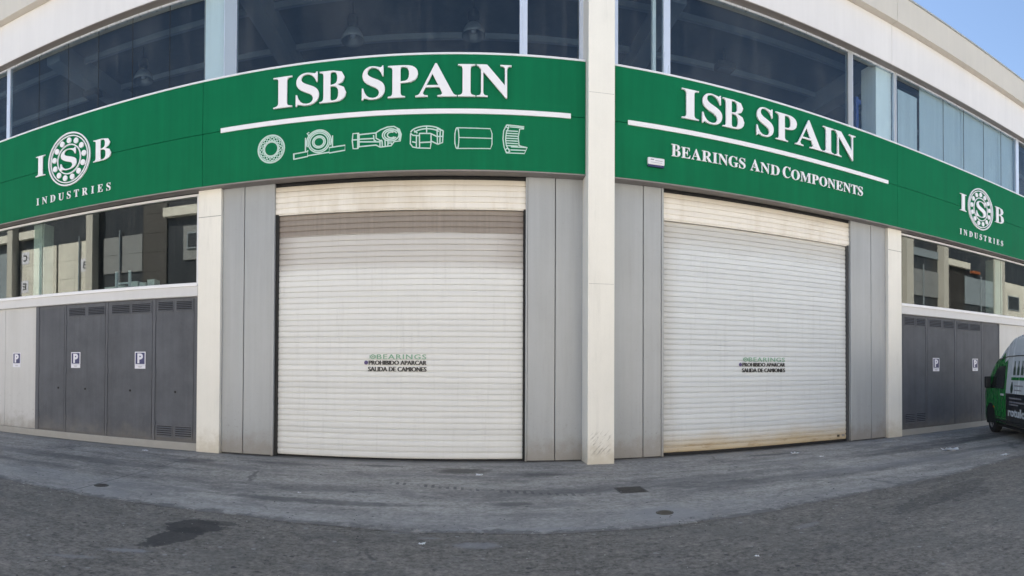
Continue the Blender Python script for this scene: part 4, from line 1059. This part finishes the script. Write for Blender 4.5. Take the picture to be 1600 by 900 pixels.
# ---------------------------------------------------------------- the parked van (nose towards the building)
M['van_white'] = painted('van_white_paint', (0.60, 0.64, 0.68), 0.25, 0.03, 0.02)
M['van_green'] = painted('van_green_paint', (0.010, 0.19, 0.035), 0.25, 0.04, 0.03, foot=0.08)
M['van_black'] = painted('van_black_film', (0.020, 0.021, 0.023), 0.35, 0.1, 0.05, foot=0.3)
M['van_ink'] = painted('van_dark_green_ink', (0.015, 0.05, 0.03), 0.4, 0.0, 0.0)
M['rim'] = painted('wheel_rim', (0.35, 0.35, 0.36), 0.4, 0.1, 0.0, metal=0.4)
M['lens'] = painted('lamp_lens', (0.55, 0.57, 0.6), 0.15, 0.0, 0.0)
M['amber'] = painted('amber_lens', (0.6, 0.2, 0.02), 0.2, 0.0, 0.0)
VF, VR = Vector((0.57, 0.8216, 0)), Vector((0.8216, -0.57, 0))
VO = Vector((11.87, 9.40, 0.012))
VAN = thing('parked_van', 'green, white and black high-roofed van parked nose to the wall at the right edge', 'van', VO)
FV = Frame(VO, VF, -VR)                         # s = forward, d = to the right of the van (left flank at d = 0)
WD = 1.95
class VanFrame:
    """left flank with tumblehome: d = 0 is the flank surface at any height"""
    def __call__(self, s, d, z):
        return VO + VF * s + VR * (inset(s, z) - d) + Vector((0, 0, z))
def inset(s, z):
    i = 0.0
    if z > 1.05: i += (z - 1.05) * 0.10 + max(0, z - 2.0) ** 2 * 0.30
    if z < 0.45: i += (0.45 - z) * 0.10
    if s > 0.35: i += (s - 0.35) ** 2 * 0.55
    return i
VS = VanFrame()
def topz(s):
    pts = [(-4.3, 2.40), (-3.8, 2.48), (-2.2, 2.46), (-1.45, 2.36), (-1.0, 2.14), (-0.62, 1.93), (-0.30, 1.84), (0.02, 1.60), (0.30, 1.32), (0.52, 1.13), (0.74, 1.03), (0.86, .88), (0.90, .72)]
    for a, b in zip(pts, pts[1:]):
        if a[0] <= s <= b[0]: return a[1] + (b[1] - a[1]) * (s - a[0]) / (b[0] - a[0])
    return pts[-1][1] if s > 0 else pts[0][1]
def van_shell():
    st = [-4.3, -4.26, -3.8, -3.2, -2.6, -2.2, -1.8, -1.45, -1.22, -1.0, -0.8, -0.62, -0.45, -0.30, -0.14, 0.02, 0.16, 0.30, 0.42, 0.52, 0.64, 0.74, 0.82, 0.86, 0.90]
    bm = bmesh.new()
    rings = []
    for s in st:
        zt = topz(s); zb = 0.30 if s < .6 else 0.34
        zs = [zb, min(.45, zt), min(.72, zt - .03), min(1.05, zt - .02), zb + (zt - zb) * .8, zt - 0.10 * min(1, (zt - .6)), zt - 0.03]
        zs = sorted(zs)
        e = 0.0 if s > -4.28 else 0.03
        left = [(inset(s, z) + e, z) for z in zs]
        shoulder = 0.05 + 0.04 * (zt > 1.5)
        left.append((left[-1][0] + shoulder, zt - 0.008))
        half = left + [(WD * .35, zt + 0.02), (WD * .5, zt + 0.025)]
        right = [(WD - x, z) for x, z in half[:-1]][::-1]
        rings.append([bm.verts.new(VO + VF * s + VR * x + Vector((0, 0, z))) for x, z in half + right])
    n = len(rings[0])
    for k, (a, b) in enumerate(zip(rings, rings[1:])):
        for i in range(n):
            f = bm.faces.new((a[i], a[(i + 1) % n], b[(i + 1) % n], b[i]))
            c = f.calc_center_median() - VO
            s = c.dot(VF); z = c.z
            if s < -1.22: f.material_index = 0 if z > 1.0 else 2
            elif z > topz(s) - .04 and s < -.3 or z > 1.86: f.material_index = 0
            else: f.material_index = 1
            f.smooth = True
    bm.faces.new(rings[0][::-1]).material_index = 0; bm.faces.new(rings[-1]).material_index = 1
    m = MB(); m.bm.free(); m.bm = bm
    o = m.build('body', [M['van_white'], M['van_green'], M['van_black']], VAN)
    return o
van_body = van_shell()
def vpoly(name, pts, d0, d1, mat, parent=None):
    m = MB(VS)
    # subdivide long polygons by fanning vertical strips so that they follow the flank
    m.prism(pts, d0, d1)
    return m.build(name, mat, parent or VAN)
# dark underbody and wheel arch
MB(FV).box(-4.25, 0.70, .10, 1.85, .20, .30).build('underbody', M['rubber'], VAN)
m = MB(VS)
m.prism([(.40 * math.cos(R(a)), .345 + .42 * math.sin(R(a))) for a in range(-12, 193, 12)], -0.02, 0.006); m.build('wheel_arch', M['rubber'], VAN)
def wheel(s, side):
    d = 0.02 if side < 0 else WD - .24
    w = MB(FV)
    c = (s, .34)
    prof = [(.22, 0.0), (.30, 0.0), (.335, .02), (.345, .06), (.345, .16), (.335, .20), (.30, .22), (.22, .22)]
    n = 32
    rings = []
    for r, dd in prof:
        rings.append([w.bm.verts.new(VO + VF * (s + r * math.cos(2 * math.pi * i / n)) + VR * (d + dd) + Vector((0, 0, .345 + r * math.sin(2 * math.pi * i / n)))) for i in range(n)])
    for a, b in zip(rings, rings[1:]):
        for i in range(n): w.bm.faces.new((a[i], a[(i + 1) % n], b[(i + 1) % n], b[i]))
    wo = w.build('wheel', M['rubber'], VAN, smooth=True)
    rm = MB(FV)
    def ringv(r, dd): return [rm.bm.verts.new(VO + VF * (s + r * math.cos(2 * math.pi * i / n)) + VR * (d + dd) + Vector((0, 0, .345 + r * math.sin(2 * math.pi * i / n)))) for i in range(n)]
    sg = 1 if side < 0 else -1
    off = 0 if side < 0 else .22
    rr = [ringv(.222, off + sg * .01), ringv(.20, off + sg * .015), ringv(.19, off + sg * .06), ringv(.09, off + sg * .03), ringv(.05, off + sg * .02), ringv(.001, off + sg * .018)]
    for a, b in zip(rr, rr[1:]):
        for i in range(n): rm.bm.faces.new((a[i], a[(i + 1) % n], b[(i + 1) % n], b[i]))
    ro = rm.build('rim', M['rim'], wo)
    if side < 0:
        for k in range(5):
            a = 2 * math.pi * k / 5
            cs, cz = s + .135 * math.cos(a), .345 + .135 * math.sin(a)
            hl = MB(FV)
            hl.bm.faces.new([hl.bm.verts.new(VO + VF * (cs + .032 * math.cos(2 * math.pi * i / 12)) + VR * (d + off + sg * .036) + Vector((0, 0, cz + .032 * math.sin(2 * math.pi * i / 12)))) for i in range(12)])
            hl.build('rim_hole', M['black'], wo)
for s in (0.0, -3.3):
    for side in (-1, 1): wheel(s, side)
# cab door with its window and handle
door = vpoly('cab_door', [(-1.20, .47), (-.46, .47), (-.40, .62), (-.33, .80), (-.16, 1.02), (-.02, 1.10), (-.02, 1.14), (-1.20, 1.14)], .001, .008, M['van_green'])
vpoly('door_frame', [(-1.20, 1.141), (-1.10, 1.141), (-1.10, 1.70), (-.56, 1.70), (-.50, 1.76), (-1.20, 1.76)], .001, .008, M['van_green'], door)
vpoly('side_window', [(-1.095, 1.142), (.02, 1.142), (.02, 1.20), (-.22, 1.48), (-.52, 1.695), (-1.095, 1.695)], .001, .005, M['car_glass'], door)
vpoly('window_trim', [(-.45, 1.142), (-.40, 1.142), (-.40, 1.60), (-.45, 1.64)], .0055, .010, M['rubber'], door)
vpoly('handle', [(-1.10, .985), (-.90, .985), (-.90, 1.03), (-1.10, 1.03)], .009, .035, M['van_white'], door)
m = MB(VS)
m.ribbon([(-1.215, .40), (-1.215, 1.80)], .014, .001, .0085); m.ribbon([(-1.2, .455), (-.45, .455)], .014, .001, .0086)
m.build('door_seam', M['black'], VAN)
vpoly('sill_trim', [(-3.0, .34), (-.44, .34), (-.44, .40), (-3.0, .40)], .001, .02, M['rubber'])
# windscreen, bonnet edge, bumper, lights, mirror
m = MB()
def wp(s, x, z): return tuple(VO + VF * s + VR * x + Vector((0, 0, z)))
ws = [(.50, 1.165), (.30, 1.345), (.02, 1.625), (-.27, 1.865)]
for (s0, z0), (s1, z1) in zip(ws, ws[1:]):
    m.quad([wp(s0 + .015, inset(s0, z0) + .10, z0 + .012), wp(s0 + .015, WD - inset(s0, z0) - .10, z0 + .012), wp(s1 + .015, WD - inset(s1, z1) - .10, z1 + .012), wp(s1 + .015, inset(s1, z1) + .10, z1 + .012)])
m.build('windscreen', M['van_black'], VAN)
m = MB(FV); m.box(.62, .93, .32, WD - .32, .32, .60, bev=.06); m.box(.44, .74, .08, WD - .08, .33, .58, bev=.05); m.build('bumper', M['rubber'], VAN)
for side in (0, 1):
    x0 = .10 if side == 0 else WD - .56
    m = MB(FV); m.box(.60, .84, x0 + .12, x0 + .34, .68, .92, bev=.05); m.build('headlight', M['lens'], VAN)
m = MB(FV); m.box(.02, .16, -.13, .03, 1.14, 1.44, bev=.035); m.build('wing_mirror', M['rubber'], VAN)
m = MB(FV); m.box(.06, .12, -.04, .12, 1.20, 1.28, bev=.01); m.build('mirror_arm', M['rubber'], VAN)
# shut lines, bonnet edge, side lamp, lower rubbing strip
m = MB(VS)
m.ribbon([(-.36, .86), (-.10, 1.075), (.20, 1.16), (.46, 1.12)], .012, .001, .006); m.ribbon([(.46, 1.10), (.60, .95), (.72, .93)], .012, .001, .006)
m.build('bonnet_seam', M['black'], VAN)
vpoly('side_lamp', [(-.30, .66), (-.22, .66), (-.22, .70), (-.30, .70)], .001, .012, M['amber'])
vpoly('rubbing_strip', [(-1.19, .60), (-.47, .60), (-.44, .67), (-1.19, .67)], .009, .022, M['van_green'])
m = MB(VS); m.ribbon([(-2.55, .40), (-2.55, 1.88)], .012, .001, .0062); m.build('side_door_seam', M['black'], VAN)
# roof gutter and lettering on the flank
m = MB(VS); m.ribbon([(-4.2, 1.92), (-1.22, 1.92), (-.55, 1.86)], .02, .0, .012); m.build('roof_gutter', M['van_black'], VAN)
for i, s in enumerate((-1.72, -1.98, -2.24)):
    vpoly('bottle_graphic', [(s - .10, 1.48), (s + .06, 1.48), (s + .06, 1.62), (s + .01, 1.70), (s + .01, 1.80), (s - .05, 1.80), (s - .05, 1.70), (s - .10, 1.62)], .001, .003, M['van_ink'])
vpoly('green_stripe', [(-4.2, 1.36), (-1.55, 1.36), (-1.55, 1.43), (-4.2, 1.43)], .001, .003, M['van_green'])
vpoly('vase_graphic', [(-1.68, 1.06), (-1.58, 1.06), (-1.53, 1.16), (-1.58, 1.27), (-1.60, 1.32), (-1.66, 1.32), (-1.68, 1.27), (-1.73, 1.16)], .001, .003, M['van_ink'])
VT = Frame(VO, -VF, VR)                          # lettering runs from the nose backwards
class VanText:
    def __call__(self, s, d, z): return VS(-s, d, z)
VTX = VanText()
text_sans(VTX, 'AAR', 2.45, 3.3, 1.50, 1.80, .001, .003, M['van_ink'], VAN, 'van_lettering', bold=.03)
text_sans(VTX, 'rotulos', 1.40, 2.75, .52, .72, .002, .006, M['van_white'], VAN, 'van_lettering', bold=.03)
m = MB(VTX)
for z, a, b in ((.93, 1.48, 2.3), (.84, 1.48, 2.5), (.78, 1.48, 2.1), (1.22, 1.80, 2.4), (1.12, 1.80, 2.3)): m.box(a, b, .001, .003, z, z + .03)
m.build('small_print', M['grey_ink'], VAN)

# ---------------------------------------------------------------- the building across the street (seen mirrored in the ground-floor glass)
OB = thing('opposite_warehouse', 'cream warehouse across the street, seen only mirrored in the ground-floor windows', 'building', (0, -8, 0))
M['o_cream'] = painted('cream_panel', (0.66, 0.635, 0.56), 0.6, 0.25, 0.25)
M['o_grey'] = painted('grey_panel', (0.20, 0.21, 0.215), 0.55, 0.15, 0.15)
M['o_dark'] = painted('dark_glazing', (0.03, 0.033, 0.038), 0.25, 0.1, 0.0)
M['o_pillar'] = painted('opposite_pillar', (0.48, 0.46, 0.41), 0.65, 0.06, 0.05)
M['o_brown'] = painted('brown_panel', (0.03, 0.027, 0.025), 0.6, 0.25, 0.1)
M['o_blue'] = painted('grey_blue_panel', (0.22, 0.26, 0.29), 0.5, 0.15, 0.15)
M['orange'] = painted('orange_awning_cloth', (0.32, 0.09, 0.03), 0.7)
MB().box(-60, 70, -20, -8.4, 0, 12.0).build('wall_core', M['o_dark'], OB)
bounds = [(-48, -42, 0, 9.4, 'o_grey'), (-42, -35, 0, 9.4, 'o_cream'), (-35, -27.8, 0, 9.4, 'o_blue'), (-27.0, -23.88, 0, 9.4, 'o_cream'), (-23.72, -22.4, 0, 9.4, 'o_cream'), (-22.38, -21.15, 0, 9.4, 'o_cream'),
          (-20.2, -17.5, 7.2, 9.35, 'o_grey'), (-17.45, -15.9, 0, 11.5, 'o_brown'), (-14.85, -13.6, 7.6, 9.5, 'o_grey'),  # brown entry: a pillar's shaded side, its shade put in as a dark panel
          (-9.2, -3, 0, 9.4, 'o_cream'), (-3, 3, 0, 9.4, 'o_grey'), (3, 9, 0, 9.4, 'o_cream'), (12, 20, 0, 9.4, 'o_cream'), (21, 28.4, 0, 9.4, 'o_grey'),
          (31.65, 35.1, 7.3, 9.3, 'o_grey'), (31.65, 35.1, 10.3, 10.9, 'o_blue'), (35.8, 38.6, 0, 10.6, 'o_brown'), (38.65, 42.9, 7.2, 9.5, 'o_blue'), (44.2, 52, 0, 9.75, 'o_cream'), (52.1, 60, 0, 9.75, 'o_cream')]
M['o_bounce_white'] = painted('bounce_white_render', (0.66, 0.645, 0.62), 0.7, 0.06, 0.08)  # unseen lower wall, whitened to bounce sun onto the front
M['bounce_yard'] = painted('pale_bounce_concrete', (0.38, 0.37, 0.35), 0.8, 0.15, 0.0, bumpy=.1)  # pale ground added out of view to bounce sun onto the front
for a in range(-60, 70, 10): MB().box(a + .01, a + 9.99, -8.45, -8.2, 0.02, 6.0).build('bounce_base_wall', M['o_bounce_white'], OB)
m = MB(); m.quad([(-70, -8.2, .006), (80, -8.2, .006), (80, .6, .006), (-70, .6, .006)]); structure(m.build('bounce_concrete_yard', M['bounce_yard']))
for a, b, z0, z1, mt in bounds:
    z0 = max(z0, 6.02)
    n = max(1, round((z1 - z0) / 1.05))
    for k in range(n):
        h = (z1 - z0) / n
        MB().box(a, b, -8.4, -8.3, z0 + k * h, z0 + k * h + h - .015).build('wall_panel', M[mt], OB)
for xx, w in ((-42, .4), (-35, .4), (-27.52, .24), (-20.9, .24), (-7, .4), (0, .4), (10.6, .4), (20.5, .4), (31.15, .36), (35.42, .3), (43.6, .45), (56, .4)):
    MB().box(xx - w, xx + w, -8.4, -7.75, 0, 11.6).build('pillar', M['o_pillar'], OB)
for a, b in ((-42, -27.8), (-26.9, -25.5), (-16.0, -8), (36, 39)):
    MB().box(a, b, -8.4, -8.0, 10.05, 10.55).build('fascia', M['o_cream'], OB)
m = MB(); m.box(39.4, 40.5, -8.3, -8.0, 9.80, 10.0); m.build('awning', M['orange'], OB)
for xx in (-25.2, -22.0, -19.0, 33.2, 40.9, 44.6, 49.5):
    m = MB(); m.tube((xx, -8.22, 6.1), (xx, -8.22, 9.7), .05, n=8); m.build('downpipe', M['o_blue'], OB)
for a, b, z0, z1 in ((-14.6, -13.9, 8.2, 9.1), (45.4, 47.4, 7.25, 8.55)):
    f = MB()
    f.box(a, b, -8.3, -8.24, z1 - .07, z1); f.box(a, b, -8.3, -8.22, z0, z0 + .07); f.box(a, a + .06, -8.3, -8.24, z0 + .07, z1 - .07); f.box(b - .06, b, -8.3, -8.24, z0 + .07, z1 - .07)
    fo = f.build('window', M['o_blue'], OB)
    MB().box(a + .06, b - .06, -8.29, -8.27, z0 + .07, z1 - .07).build('pane', M['o_dark'], fo)
class OFrame:
    def __call__(self, s, d, z): return Vector((-s, -8.3 + d, z))
OF = OFrame()
def number_sign(x, z, ch, label):
    T = thing('letter_plate', label, 'sign', (x, -8.3, z - .3), group='letter plates across the street')
    MB(OF).box(-x - .34, -x + .34, .001, .02, z - .40, z + .40).build('plate', M['plate_white'], T)
    text_sans(OF, ch, -x - .16, -x + .16, z - .22, z + .22, .0205, .03, M['ink'], T, 'letter', bold=.02)
number_sign(-26.55, 8.85, 'C', 'white plate with the letter C, mirrored in the far left window')
number_sign(-26.6, 6.95, 'E', 'white plate under the one lettered C, mirrored in the far left window')
number_sign(-21.6, 7.9, 'B', 'white plate with the letter B, mirrored in the left window beside a pillar')
